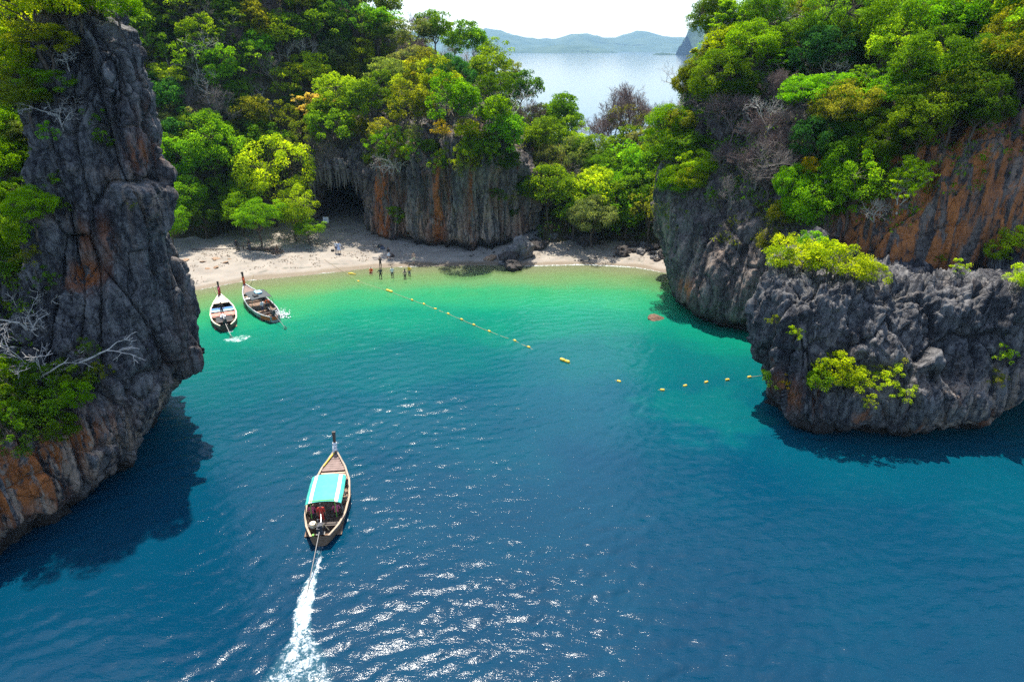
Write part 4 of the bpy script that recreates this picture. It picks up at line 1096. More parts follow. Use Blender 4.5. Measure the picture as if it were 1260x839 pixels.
H = amp * (0.023 * bil(T1[0], X, Y, 46.0) + 0.007 * bil(T2[0], X, Y, 17.3))
DX = amp * 0.025 * bil(T1[1], X, Y, 46.0); DY = amp * 0.025 * bil(T1[2], X, Y, 46.0)
# long low swells and the bow wave and wake of the moving boat
H += near * 0.03 * np.sin((X * .25 - Y) * .55 + 2 * perlin(np.stack([X * .05, Y * .05, 0 * X], 1)))
foam = np.zeros(len(X))
def seg_dist(pts):
    best = np.full(len(X), 1e9); par = np.zeros(len(X)); side = np.zeros(len(X))
    tot = 0
    for (a, b) in zip(pts[:-1], pts[1:]):
        ab = b - a; L2 = ab.x ** 2 + ab.y ** 2; L = math.sqrt(L2)
        t = np.clip(((X - a.x) * ab.x + (Y - a.y) * ab.y) / L2, 0, 1)
        dd = np.hypot(X - a.x - t * ab.x, Y - a.y - t * ab.y)
        m = dd < best
        best = np.where(m, dd, best); par = np.where(m, tot + t * L, par); tot += L
    return best, par, tot
wk = [at_z(*q) for q in ((395, 664), (392, 690), (381, 722), (372, 757), (371, 785), (369, 812), (362, 850), (352, 900))]
bd, par, tot = seg_dist(wk)
wid = np.interp(par / tot, [0, .2, .36, .5, .58, .7, .85, 1], [.35, .4, .8, .8, 1.0, 2.6, 4.0, 5.0])
den = np.interp(par / tot, [0, .08, .3, .5, .58, .7, .85, 1], [.42, .52, .61, .65, .545, .525, .52, .515])
foam = np.maximum(foam, den * sstep(1.25, .25, bd / wid))
for a, b, w, dn in (((385, 640), (372, 664), .25, .40), ((428, 640), (440, 658), .3, .42), ((386, 615), (378, 650), .2, .5), ((431, 612), (428, 650), .2, .5)):
    bd, par, tot = seg_dist([at_z(*a), at_z(*b)]); foam = np.maximum(foam, dn * sstep(1.4, .2, bd / w))
for px, py, rx, ry, dn in ((289, 418, 1.7, 1.0, .54), (299, 415, 1.4, .9, .52), (347, 389, .9, 1.5, .54), (283, 408, .5, .5, .6)):
    q = at_z(px, py); foam = np.maximum(foam, dn * sstep(1.2, .5, np.hypot((X - q.x) / rx, (Y - q.y) / ry)))
for a, b in (((386, 640), (285, 790)), ((430, 640), (545, 790))):
    bd, par, tot = seg_dist([at_z(*a), at_z(*b)])
    H += 0.075 * np.exp(-(bd / (.25 + .05 * par)) ** 2) * np.exp(-par / 8) + 0.05 * np.exp(-((bd - .8) / .3) ** 2) * np.exp(-par / 6)
H += foam * 0.06 * (1 + fbm(np.stack([X * 2, Y * 2, 0 * X], 1), 2)) * (foam > .1)
shorefoam = 0.58 * sstep(.9, .1, np.abs(D - .15)) * (Y < 100) * (np.abs(X) < 45)
foam = np.maximum(foam, shorefoam)
def water_material():
    t = NT('sea_water'); p = t.pos()
    dep = t.attr('depth')
    k = t.math('DIVIDE', t.math('ADD', dep, t.math('MULTIPLY', t.math('SUBTRACT', t.noise(p, .13, 4, .6), .5), t.math('MULTIPLY', dep, .7))), 10.0)
    body = t.ramp(k, [(0.0, (0.36, 0.33, 0.16)), (0.03, (0.17, 0.31, 0.095)), (0.08, (0.022, 0.29, 0.110)), (0.16, (0.003, 0.170, 0.100)), (0.28, (0.0015, 0.086, 0.084)), (0.45, (0.0008, 0.054, 0.078)), (0.72, (0.0005, 0.034, 0.064)), (1.0, (0.0004, 0.026, 0.055))])
    body = t.mix(t.math('MULTIPLY', t.math('MAXIMUM', t.math('SUBTRACT', t.attr('foam'), .42), 0.0), 1.3), body, (0.08, 0.26, 0.27))      # aerated water round the foam
    opac = t.ramp(k, [(0.0, .15), (0.05, .5), (0.13, .85), (0.3, .97)])
    m1 = t.mapping(p, (0.7, 1.8, 1), (0, 0, .3))
    n1 = t.noise(m1, 2.1, 4, .6, .3); n2 = t.noise(t.mapping(p, (.8, 1.6, 1), (0, 0, -.25)), 4.6, 3, .6, .3)
    n3 = t.noise(t.mapping(p, (.7, 1.5, 1), (0, 0, .15)), 11.0, 2, .5, .2)
    hgt = t.math('ADD', t.math('MULTIPLY', n1, .75), t.math('ADD', t.math('MULTIPLY', n2, .34), t.math('MULTIPLY', n3, .10)))
    hgt = t.math('MULTIPLY', hgt, t.attr('chop'))
    bstr = t.bump(hgt, 0.6, 0.078)
    df = t.n('BsdfDiffuse'); t.set(df.inputs[0], body)
    tp = t.n('BsdfTransparent'); tp.inputs[0].default_value = (0.80, 0.96, 0.86, 1)
    mx = t.n('MixShader'); t.set(mx.inputs[0], opac); t.t.links.new(tp.outputs[0], mx.inputs[1]); t.t.links.new(df.outputs[0], mx.inputs[2])
    gl = t.n('BsdfGlossy'); gl.inputs['Roughness'].default_value = .09; t.set(gl.inputs['Normal'], bstr)
    fr = t.n('Fresnel'); fr.inputs[0].default_value = 1.333; t.set(fr.inputs['Normal'], bstr)
    m2 = t.n('MixShader'); t.set(m2.inputs[0], fr); t.t.links.new(mx.outputs[0], m2.inputs[1]); t.t.links.new(gl.outputs[0], m2.inputs[2])
    fo = t.attr('foam')
    fn = t.math('ADD', t.math('MULTIPLY', t.noise(t.mapping(p, (1, .8, 1)), 2.6, 6, .68, .6), .62), t.math('MULTIPLY', t.noise(p, 9, 4, .7), .38))
    fm = t.math('SUBTRACT', t.math('ADD', fo, fn), 1.0)
    fm = t.ramp(fm, [(0.0, 0), (0.22, 1)])
    wh = t.n('BsdfDiffuse'); wh.inputs[0].default_value = (.82, .86, .86, 1); t.set(wh.inputs['Normal'], t.bump(fn, .8, .2))
    m3 = t.n('MixShader'); t.set(m3.inputs[0], fm); t.t.links.new(m2.outputs[0], m3.inputs[1]); t.t.links.new(wh.outputs[0], m3.inputs[2])
    return t.done(m3.outputs[0])
M['water'] = water_material()
sea = struct(link('sea', mesh_np('sea', np.stack([X + DX, Y + DY, H], 1), Fc, True, {'depth': depth, 'foam': foam, 'chop': 1 - .8 * sstep(130, 170, Y)}, [M['water']])))

# ------------------------------------------------------------------ boats
for n_, a in dict(wood=((.17, .105, .065), .7), wood_dark=((.055, .04, .032), .6), wood_pale=((.36, .27, .19), .7), deck=((.22, .15, .125), .75), tan_bench=((.50, .32, .22), .7), turquoise=((.045, .36, .285), .6), white=((.74, .74, .72), .55),
                  black=((.018, .018, .02), .6), engine=((.04, .04, .045), .4), steel=((.35, .35, .34), .35), red=((.50, .035, .02), .7), orange=((.62, .11, .02), .7), pink=((.60, .10, .18), .7), yellow=((.68, .46, .03), .6), green=((.12, .34, .04), .5), blue=((.05, .17, .42), .6),
                  skyblue=((.30, .55, .68), .6), cream=((.72, .62, .46), .5), grey_hull=((.30, .32, .33), .5), skin=((.36, .19, .12), .6), skin_pale=((.55, .34, .25), .6), hair=((.012, .010, .009), .5), rope=((.36, .30, .18), .8), denim=((.07, .09, .14), .8), pale_blue=((.42, .52, .70), .7), salmon=((.62, .22, .17), .7), darkroof=((.045, .055, .06), .6)).items():
    M[n_] = plain(n_, a[0], a[1], .28, 3.0)
M['steel'] = plain('steel', (.38, .38, .37), .3, .2, 6, .5, .9)

def make_boat(name, label, stern, bow, L, beam, hull, rim, deckm, prow_cols, canopy=None, heading_z=0.0):
    root = bpy.data.objects.new(name, None); COL.objects.link(root)
    ang = math.atan2(bow.y - stern.y, bow.x - stern.x)
    root.location = (stern.x, stern.y, 0.0); root.rotation_euler = (0, R(-1.2), ang)
    tag(root, label, 'boat', None)
    hb = lambda t: beam / 2 * np.interp(t, [0, .05, .14, .28, .48, .68, .84, .94, 1], [.40, .52, .74, .93, 1, .88, .58, .26, .05])
    sh = lambda t: np.interp(t, [0, .1, .25, .5, .75, .9, 1], [.78, .68, .60, .60, .78, 1.08, 1.42])
    ke = lambda t: np.interp(t, [0, .06, .2, .6, .85, .95, 1], [.02, -.2, -.35, -.35, -.12, .35, .95])
    st = np.linspace(0, 1, 30); na = 15
    def section(t, off=0.0, floor=None):
        out = []
        b, s, k = hb(t) - off, sh(t), ke(t) + off
        for a in np.linspace(0, math.pi, na):
            y = b * math.copysign(abs(math.cos(a)) ** .6, math.cos(a)); z = s - (s - k) * math.sin(a) ** .85
            if floor is not None: z = max(z, floor)
            out.append((t * L, y, z))
        return out
    mb = MB(); mb.grid([section(t) for t in st]); mb.add(section(0), [tuple(range(na))])
    hl = mb.build('hull', M[hull], root, True)
    mb = MB(); mb.grid([section(t, .06, .02)[::-1] for t in st[1:-1]])
    mb.build('hull_lining', M['wood_dark'], hl, True)
    for sgn in (-1, 1):
        mb = MB(); mb.grid([[(t * L, sgn * (hb(t) + a), sh(t) + b) for a, b in ((.035, -.05), (.035, .045), (-.085, .045), (-.085, -.05), (.035, -.05))] for t in st])
        mb.build('gunwale', M[rim], root)
    # bow deck of planks
    for t in np.arange(.80, .985, .024):
        w = min(hb(t), hb(t + .022)) - .075
        if w < .05: continue
        mb = MB(); mb.box(((t + .011) * L, 0, sh(t + .011) - .04), (.0225 * L, 2 * w, .04), (0, -math.atan2(sh(t + .02) - sh(t), .02 * L), 0))
        mb.build('deck_plank', M[deckm], root)
    # floor boards and frames
    for y in np.arange(-beam * .36, beam * .37, beam * .12):
        mb = MB(); mb.box((L * .42, y, .06), (L * .62, beam * .112, .03)); mb.build('floor_board', M['wood'], root)
    for t in (.2, .32, .44, .56, .68, .76):
        mb = MB(); mb.tube([(t * L, (hb(t) - .085) * math.cos(a), sh(t) - (sh(t) - .05) * math.sin(a) ** .8) for a in np.linspace(0.06, math.pi - .06, 9)], .035, 5)
        mb.build('frame_rib', M['wood_dark'], root)
    # prow post with cloths
    bx = L * .985; pr = MB()
    pts = [(bx - .25, 0, .95), (bx + .02, 0, 1.5), (bx + .18, 0, 2.0), (bx + .26, 0, 2.5), (bx + .30, 0, 2.85)]
    pr.grid([[(x + dx * .10, dy * w, z) for dx, dy in ((-1, -1), (1, -1), (1, 1), (-1, 1))] for (x, y, z), w in zip(pts, (.07, .075, .08, .095, .12))], closed=True)
    n = len(pr.v); pr.f.append((n - 4, n - 3, n - 2, n - 1)); pr.m.append(0)
    po = pr.build('prow_post', M[prow_cols[0]], root)
    for i, c in enumerate(prow_cols[1:]):
        z = 1.55 + i * .2; mb = MB()
        mb.tube([(bx + .03 + (z - 1.5) * .28, 0, z - .09), (bx + .05 + (z - 1.5) * .28, 0, z), (bx + .07 + (z - 1.5) * .28, 0, z + .09)], [.15, .17, .14], 8)
        mb.tube([(bx - .06, .05, z), (bx - .16, .11, z - .3), (bx - .2, .13, z - .55)], [.05, .045, .02], 5)
        mb.build('prow_cloth', M[c], po, True)
    # engine on its swivel and the long tail shaft
    en = MB(); en.box((.45, 0, 1.02), (.62, .36, .36)); en.box((.45, 0, 1.26), (.42, .24, .14)); en.tube([(.7, .13, 1.2), (.7, .13, 1.5)], .05, 8); en.tube([(.25, -.1, 1.22), (.25, -.1, 1.42)], .09, 8); en.box((.75, 0, .95), (.1, .42, .42))
    e = en.build('engine', M['engine'], root)
    mb = MB(); mb.tube([(.4, 0, .6), (.4, 0, .86)], .06, 8); mb.box((.4, 0, .66), (.3, .5, .06)); mb.build('engine_mount', M['steel'], e)
    mb = MB(); mb.tube([(.8, 0, 1.1), (1.25, .05, 1.22), (1.75, .12, 1.3)], .028, 6); mb.build('tiller', M['steel'], e)
    return root, e, hb, sh, L
def shaft(e, end, z=1.0):
    mb = MB(); a = Vector((.15, 0, z)); b = Vector(end)
    mb.tube([a, a.lerp(b, .5), b], .03, 6)
    mb.tube([a + Vector((0, 0, -.12)), a.lerp(b, .6) + Vector((0, 0, -.04))], .02, 5)
    s = mb.build('tail_shaft', M['engine'], e)
    mb = MB()
    for k in range(3):
        an = k * 2.094
        mb.box(b + Vector((0, math.sin(an) * .12, math.cos(an) * .12)), (.03, .12, .22), (an, 0, .4))
    mb.build('propeller', M['steel'], e)
def bench(root, hb, sh, L, t, w, mat, dz=-.14):
    mb = MB(); mb.box((t * L, 0, sh(t) + dz), (w, 2 * (hb(t) - .06), .05)); mb.build('bench', M[mat], root)
def roof(root, hb, sh, L, t0, t1, zt, cols, crown=.22, over=.02, lay='canopy'):
    ny = 12; nxx = 8; mb = MB(); G = []
    for t in np.linspace(t0, t1, nxx):
        w = (hb((t0 + t1) / 2) * .84 + over) * (0.97 + .03 * math.sin(math.pi * (t - t0) / (t1 - t0)))
        sag = .025 * math.cos((t - t0) / (t1 - t0) * math.pi * 6)
        G.append([(t * L, w * math.sin(a), zt + crown * (math.cos(a) - 1) + sag) for a in np.linspace(-1.45, 1.45, ny)])
    mb.grid(G); mb.grid([[(x, y * .985, z - .03) for x, y, z in r][::-1] for r in G])
    mb.m = [cols[min(ny - 2, k % (ny - 1))] if k < (nxx - 1) * (ny - 1) else 0 for k in range(len(mb.f))]
    c = mb.build(lay, [M['turquoise'], M['white'], M['darkroof']], root, True)
    for t in (t0 + .01, (t0 + t1) / 2, t1 - .01):
        for s in (-1, 1):
            q = MB(); y = s * (hb(t) - .06); q.tube([(t * L, y, sh(t)), (t * L, s * (hb((t0 + t1) / 2) * .82), zt - crown * .85)], .028, 6); q.build('canopy_post', M['steel'], root)
    return c
# the boat under way
st = at_z(394, 664, .5); bw = at_z(413.5, 560, 1.15)
L1 = math.hypot(bw.x - st.x, bw.y - st.y)
b1, e1, hb, sh, L = make_boat('longtail_boat', 'wooden longtail boat under way with a turquoise and white canopy', st, bw, L1, 2.75, 'wood', 'wood_pale', 'deck', ['wood_dark', 'white', 'white', 'white'])
roof(b1, hb, sh, L, .25, .60, 1.75, [0, 0, 1, 0, 0, 0, 0, 0, 1, 0, 0], .26)
for t, w, m in ((.725, .34, 'tan_bench'), (.765, .3, 'wood_pale'), (.79, .2, 'tan_bench'), (.36, .3, 'wood'), (.46, .3, 'wood'), (.56, .3, 'wood'), (.17, .35, 'wood_dark')): bench(b1, hb, sh, L, t, w, m)
mb = MB(); mb.tube([(.235 * L, -.78, sh(.235)), (.235 * L, -.74, 1.95), (.235 * L, .74, 1.95), (.235 * L, .78, sh(.235))], .035, 6); mb.build('green_hoop', M['green'], b1)
mb = MB(); mb.tube([(.97 * L, .05, 1.4), (.9 * L, .42, 1.16), (.84 * L, .7, 1.02)], .04, 6); mb.build('bow_garland', M['yellow'], b1)
mb = MB(); mb.tube([(.13 * L, .55, .68), (.13 * L, .55, .95)], .2, 10); mb.tube([(.13 * L, .55, .95), (.13 * L, .55, 1.02)], .07, 8); mb.build('fuel_can', M['cream'], b1)
mb = MB(); mb.box((.02 * L, .42, .55), (.16, .12, .5)); mb.build('fender', M['green'], b1)
for k, (t, y) in enumerate(((.075, -.45), (.1, .5))):
    mb = MB(); mb.tube([(t * L, y, .7), (t * L - .2, y * .5, 1.35), (t * L - .35, y * .3, 1.0)], .03, 6); mb.build('engine_stay', M['rope'], b1)
pw = b1.matrix_world
shaft(e1, (-4.3, .25, -.02), 1.05)
# the boats nosed in to the beach
st = at_z(278, 403, .5); bw = at_z(271, 366, 1.1)
L2 = math.hypot(bw.x - st.x, bw.y - st.y)
b2, e2, hb, sh, L = make_boat('longtail_boat', 'open longtail boat with cream gunwales and a blue mat moored at the beach', st, bw, L2, 2.75, 'wood_dark', 'cream', 'cream', ['wood_dark', 'red', 'red', 'red', 'pink'])
for t, w, m in ((.66, .5, 'blue'), (.60, .5, 'skyblue'), (.5, .55, 'salmon'), (.44, .35, 'salmon'), (.2, .3, 'wood_dark')): bench(b2, hb, sh, L, t, w, m, -.1)
mb = MB(); mb.box((.32 * L, 0, .28), (2.0, 1.7, .34)); mb.build('engine_cover', M['black'], b2)
mb = MB(); mb.box((.36 * L, .1, .55), (.5, .55, .3)); mb.tube([(.36 * L, .1, .7), (.36 * L, .1, .86)], .16, 8); mb.build('white_can', M['white'], b2)
shaft(e2, (-2.0, -.35, .15), 1.0)
st = at_z(338.5, 392, .5); bw = at_z(301, 354, 1.1)
L3 = math.hypot(bw.x - st.x, bw.y - st.y)
b3, e3, hb, sh, L = make_boat('longtail_boat', 'grey longtail boat with a dark roof and orange stern moored at the beach', st, bw, L3, 2.7, 'grey_hull', 'grey_hull', 'deck', ['wood_dark', 'orange', 'orange', 'red', 'orange'])
roof(b3, hb, sh, L, .36, .62, 1.75, [2] * 11, .12)
for t, w, m in ((.7, .4, 'white'), (.75, .3, 'wood_pale'), (.28, .4, 'wood'), (.2, .3, 'wood_dark')): bench(b3, hb, sh, L, t, w, m)
mb = MB(); mb.box((.52 * L, -.1, 1.86), (.9, .7, .16)); mb.build('blue_roof_bag', M['skyblue'], b3)
mb = MB(); mb.box((.45 * L, .45, 1.82), (.7, .5, .14)); mb.build('roof_bag', M['black'], b3)
for s in (-1, 1):
    mb = MB(); mb.grid([[(t * L, s * (hb(t) + .045), sh(t) - .04), (t * L, s * (hb(t) * .97 + .045), sh(t) - .45)] for t in np.linspace(.0, .16, 6)]); mb.build('orange_stern_band', M['orange'], b3)
mb = MB(); mb.box((.02, 0, .55), (.1, .7, .4)); mb.build('transom', M['orange'], b3)
shaft(e3, (-2.6, -.2, .25), 1.0)

# ------------------------------------------------------------------ people
J0 = dict(pelvis=(0, 0, .95), spine=(0, 0, 1.14), chest=(0.01, 0, 1.34), neck=(0, 0, 1.49), hbase=(.02, 0, 1.56), htop=(.03, 0, 1.68),
          shL=(0, .17, 1.42), shR=(0, -.17, 1.42), elL=(-.03, .24, 1.14), elR=(-.03, -.24, 1.14), wrL=(.06, .25, .90), wrR=(.06, -.25, .90), haL=(.09, .25, .80), haR=(.09, -.25, .80),
          hiL=(0, .09, .90), hiR=(0, -.09, .90), knL=(.03, .10, .49), knR=(.03, -.10, .49), anL=(-.02, .10, .09), anR=(-.02, -.10, .09), toL=(.15, .12, .04), toR=(.15, -.12, .04))
RAD = dict(pelvis=.125, spine=.11, chest=.135, neck=.055, hbase=.078, htop=.085, sh=.068, el=.046, wr=.033, ha=.036, hi=.09, kn=.06, an=.042, to=.036)
EDG = [('pelvis', 'spine'), ('spine', 'chest'), ('chest', 'neck'), ('neck', 'hbase'), ('hbase', 'htop')] + [(a + s, b + s) if b else None for s in 'LR' for a, b in (('sh', 'el'), ('el', 'wr'), ('wr', 'ha'), ('hi', 'kn'), ('kn', 'an'), ('an', 'to'))] + [('chest', 'shL'), ('chest', 'shR'), ('pelvis', 'hiL'), ('pelvis', 'hiR')]
POSES = dict(
 stand={},
 walk=dict(knL=(.2, .1, .52), anL=(.26, .1, .10), toL=(.42, .11, .06), knR=(-.05, -.1, .5), anR=(-.32, -.1, .14), toR=(-.2, -.11, .04), elL=(-.14, .24, 1.16), wrL=(-.08, .26, .94), haL=(-.04, .26, .84), elR=(.08, -.24, 1.14), wrR=(.24, -.22, .98), haR=(.3, -.21, .92)),
 camera=dict(elL=(.16, .26, 1.3), wrL=(.28, .1, 1.52), haL=(.3, .05, 1.58), elR=(.16, -.26, 1.3), wrR=(.28, -.1, 1.52), haR=(.3, -.05, 1.58)),
 akimbo=dict(elL=(-.06, .38, 1.2), wrL=(.02, .2, 1.02), haL=(.05, .14, 1.0), knL=(.03, .14, .49), anL=(-.02, .16, .09), toL=(.15, .2, .04), knR=(.03, -.12, .49)),
 sit=dict(pelvis=(0, 0, .16), spine=(0, 0, .36), chest=(.04, 0, .56), neck=(.06, 0, .71), hbase=(.09, 0, .78), htop=(.11, 0, .9), shL=(.04, .17, .64), shR=(.04, -.17, .64), elL=(.14, .25, .42), elR=(.14, -.25, .42), wrL=(.34, .2, .42), wrR=(.34, -.2, .42), haL=(.42, .18, .45), haR=(.42, -.18, .45), hiL=(.02, .1, .14), hiR=(.02, -.1, .14), knL=(.40, .16, .42), knR=(.40, -.16, .42), anL=(.56, .13, .08), anR=(.56, -.13, .08), toL=(.72, .14, .05), toR=(.72, -.14, .05)),
 chair=dict(pelvis=(0, 0, .5), spine=(-.02, 0, .7), chest=(0, 0, .9), neck=(.01, 0, 1.05), hbase=(.04, 0, 1.12), htop=(.06, 0, 1.24), shL=(0, .17, .98), shR=(0, -.17, .98), elL=(.04, .25, .72), elR=(.04, -.25, .72), wrL=(.24, .2, .64), wrR=(.24, -.2, .64), haL=(.33, .17, .62), haR=(.33, -.17, .62), hiL=(.02, .1, .48), hiR=(.02, -.1, .48), knL=(.44, .13, .5), knR=(.44, -.13, .5), anL=(.44, .12, .09), anR=(.44, -.12, .09), toL=(.6, .13, .04), toR=(.6, -.13, .04)))
def person(label, loc, face, pose, top, legs, skin='skin', sleeves=False, shorts=True, scale=1.0, hairm='hair', long_hair=False, skirt=None):
    J = dict(J0); J.update(POSES[pose])
    names = list(J); idx = {n: i for i, n in enumerate(names)}
    me = bpy.data.meshes.new('tmp'); me.from_pydata([J[n] for n in names], [(idx[a], idx[b]) for a, b in EDG], [])
    ob = bpy.data.objects.new('tmp', me); COL.objects.link(ob)
    ob.modifiers.new('s', 'SKIN').use_smooth_shade = True
    for n, sv_ in zip(names, me.skin_vertices[0].data):
        r = RAD.get(n, RAD.get(n[:2], .05)); sv_.radius = (r, r * (1.25 if n in ('chest', 'pelvis') else 1)); sv_.use_root = (n == 'pelvis')
    sb = ob.modifiers.new('d', 'SUBSURF'); sb.levels = 1; sb.render_levels = 1
    dg = bpy.context.evaluated_depsgraph_get()
    bm_ = bpy.data.meshes.new_from_object(ob.evaluated_get(dg)); bpy.data.objects.remove(ob)
    bm_.name = 'person'
    for m in (skin, top, legs): bm_.materials.append(M[m])
    segs = []
    for a, b in EDG:
        k = 0
        if a in ('spine', 'chest') and b not in ('neck',) or (a, b) == ('pelvis', 'spine'): k = 1
        if a == 'chest' and b == 'neck': k = 1
        if a.startswith('sh'): k = 1
        if a.startswith('el') and sleeves: k = 1
        if a.startswith('hi') or b.startswith('hi'): k = 2
        if a.startswith('kn') and not shorts: k = 2
        segs.append((Vector(J[a]), Vector(J[b]), k))
    for p in bm_.polygons:
        c = p.center; best = 9; kk = 0
        for a, b, k in segs:
            ab = b - a; t = max(0, min(1, (c - a).dot(ab) / ab.length_squared)); dd = (c - a - ab * t).length
            if dd < best: best = dd; kk = k
        p.material_index = kk; p.use_smooth = True
    o = link('person', bm_, None, loc, (0, 0, face), scale)
    tag(o, label, 'person')
    ht = Vector(J['htop']); hbz = Vector(J['hbase'])
    mb = MB(); G = []
    for i in range(6):
        a = i / 5 * 1.75
        G.append([(ht.x - .012 + .105 * math.sin(a) * math.cos(q) - (.02 if math.cos(q) > .3 and a > 1.2 else 0) * 1.5, ht.y + .098 * math.sin(a) * math.sin(q), ht.z - .01 + .105 * math.cos(a) + (.05 if math.cos(q) > .35 and a > 1.3 else 0)) for q in np.linspace(0, 2 * math.pi, 12, endpoint=False)])
    mb.grid(G, closed=True)
    if long_hair: mb.tube([ht + Vector((-.07, 0, 0)), hbz + Vector((-.1, 0, -.05)), hbz + Vector((-.11, 0, -.3))], [.08, .08, .03], 8)
    mb.build('hair', M[hairm], o, True)
    mb = MB(); fx = ht.lerp(hbz, .55) + Vector((.085, 0, 0))
    mb.box(fx, (.03, .02, .035)); mb.build('nose', M[skin], o)
    if skirt:
        mb = MB(); pv = Vector(J['pelvis'])
        mb.grid([[(pv.x + r * math.cos(q), pv.y + r * 1.1 * math.sin(q), z) for q in np.linspace(0, 2 * math.pi, 14, endpoint=False)] for r, z in ((.14, pv.z + .1), (.18, pv.z - .1), (.24, pv.z - .4))], closed=True)
        mb.build('skirt', M[skirt], o, True)
    return o
def on_beach(px, py):
    p = at_z(px, py, .5)
    for _ in range(6): p = at_z(px, py, float(beach_z(p.x, p.y)))
    return p
def wading(px, py, sink):
    """seen waterline at px, py: stand on the bed below it"""
    p = at_z(px, py, 0); return Vector((p.x, p.y, -sink))
PI = math.pi
person('person all in black holding up a camera at the waterline', on_beach(468.5, 331), -PI / 2, 'camera', 'black', 'black', sleeves=True, shorts=False)
person('person in dark swimwear standing in the shallows below the photographer', wading(468.5, 343, .25), PI / 2, 'akimbo', 'black', 'black')
person('person in orange sitting in the edge of the water', wading(457, 336, .1), -PI / 2, 'sit', 'orange', 'red')
person('person in a white top wading beside the figure in dark swimwear', wading(483, 341, .3), -1.2, 'stand', 'white', 'black', 'skin_pale')
person('person with bare shoulders wading next to the one in yellow', wading(498.5, 343, .4), PI / 2 + .4, 'stand', 'skin_pale', 'black', 'skin_pale', long_hair=True)
person('person in a yellow shirt wading in the shallows', wading(504, 339, .35), -2.2, 'akimbo', 'yellow', 'denim')
person('person in a black top and white skirt on the dry sand', on_beach(478.5, 319), -1.0, 'walk', 'black', 'white', long_hair=True, skirt='white')
person('person in beige standing alone on the sand below the cliff', on_beach(509.5, 325), -1.6, 'stand', 'skin_pale', 'cream', 'skin_pale', long_hair=True)
person('person in a pale blue shirt on the sand before the cave', on_beach(417.5, 312), -1.4, 'akimbo', 'pale_blue', 'pale_blue', sleeves=True, skirt='pale_blue')
person('person in a white top and dark trousers beside the pale blue shirt', on_beach(414, 311.5), -1.8, 'stand', 'white', 'denim', shorts=False)
person('person in black standing at one end of the wooden rail', on_beach(292, 309), -1.0, 'stand', 'black', 'black', shorts=False, sleeves=True)
person('person in dark clothes at the other end of the wooden rail', on_beach(308, 308.5), -2.0, 'akimbo', 'black', 'denim', shorts=False)
person('person in brown sitting on a driftwood log under the trees', on_beach(341.5, 312), -1.3, 'chair', 'wood', 'wood_dark')
bpy.context.view_layer.update()
def aboard(b, x, y, z, label, dface, pose, *a, **k):
    p = b.matrix_world @ Vector((x, y, z))
    return person(label, p, b.rotation_euler.z + dface, pose, *a, **k)
aboard(b1, 1.75, .12, .12, 'boatman in a red shirt steering the boat with the turquoise canopy', 0, 'stand', 'red', 'red')
aboard(b1, 2.3, -.72, .22, 'passenger in pink at the right side of the moving boat', .2, 'chair', 'pink', 'black')
aboard(b1, 2.3, .78, .22, 'passenger in dark pink at the left side of the moving boat', .1, 'chair', 'pink', 'denim')
aboard(b2, .47 * L2, .1, .2, 'person in dark clothes standing in the open cream boat', 0, 'stand', 'black', 'black')
aboard(b3, .30 * L3, -.3, .12, 'person in an orange vest in the boat with the dark roof', 0, 'stand', 'orange', 'black')
aboard(b3, .27 * L3, .4, .12, 'person in white in the boat with the dark roof', .4, 'stand', 'white', 'denim')
aboard(b3, .18 * L3, .1, .2, 'boatman in black at the engine of the dark roofed boat', 0, 'stand', 'black', 'black')

# ------------------------------------------------------------------ swim line with floats
BUOY = [(441, 346), (479, 358), (507, 369), (521.6, 374), (535.7, 380), (551.6, 386), (568, 393), (583, 399.5), (602, 407.5), (633.5, 419), (650.6, 427), (695, 443.6), (761.6, 469), (815, 479.6), (843, 474.4), (869, 470), (895, 467), (922, 463.7)]
mbf = MB(); mbf.tube([(-.36, 0, 0), (-.33, 0, 0), (-.24, 0, 0), (.24, 0, 0), (.33, 0, 0), (.36, 0, 0)], [.05, .13, .2, .2, .13, .05], 12)
fm = mbf.mesh('float', M['yellow'], True)
mbb = MB(); mbb.tube([(-.04, 0, 0), (.04, 0, 0)], .208, 12, cap=False); bandm = mbb.mesh('band', M['rope'], True)
BP = [at_z(px, py, .06) for px, py in BUOY]
def buoy(p, az, s, lab, grp=None):
    o = link('buoy', fm, None, p, (0, 0, az), s); link('band', bandm, o)
    return tag(o, lab, 'buoy', grp)
for i, p in enumerate(BP):
    q = BP[min(i + 1, len(BP) - 1)] - BP[max(i - 1, 0)]
    az = math.atan2(q.y, q.x)
    if i in (1, 11):
        for sgn in (-1, 1):
            buoy(p + Vector((math.cos(az), math.sin(az), 0)) * .3 * sgn, az, .8, 'yellow float of the touching pair at the middle of the line' if i == 11 else 'yellow float of the touching pair at the beach end of the line', 'paired yellow floats')
    else:
        buoy(p, az + rg.uniform(-.3, .3), .55, 'single yellow float on the long swim line towards the beach' if i < 12 else 'single yellow float on the short line by the promontory', 'yellow floats on the swim line')
mb = MB(); pts = []
anch = on_beach(399, 320) + Vector((0, 0, .12))
chain = [anch, on_beach(425, 336) + Vector((0, 0, .1))] + BP
for a, b in zip(chain[:-1], chain[1:]):
    for k in range(5):
        f = k / 5; pts.append(a.lerp(b, f) + Vector((0, 0, -(.05 if b.y > 62 else .3) * math.sin(f * PI))))
pts.append(chain[-1]); pts.append(at_z(938, 462, .1))
mb.tube(pts, .02, 5)
tag(mb.build('swim_rope', M['rope'], None, True), 'thin rope running from the sand along the yellow floats', 'rope')
# coil and floats at the shore
q = on_beach(433, 338); mb = MB(); mb.tube([q + Vector((-.5, .1, .12)), q + Vector((0, 0, .16)), q + Vector((.6, -.25, .1))], [.1, .14, .06], 8)
tag(mb.build('rope_float', M['yellow'], None, True), 'yellow float lying at the sand end of the swim rope', 'buoy')

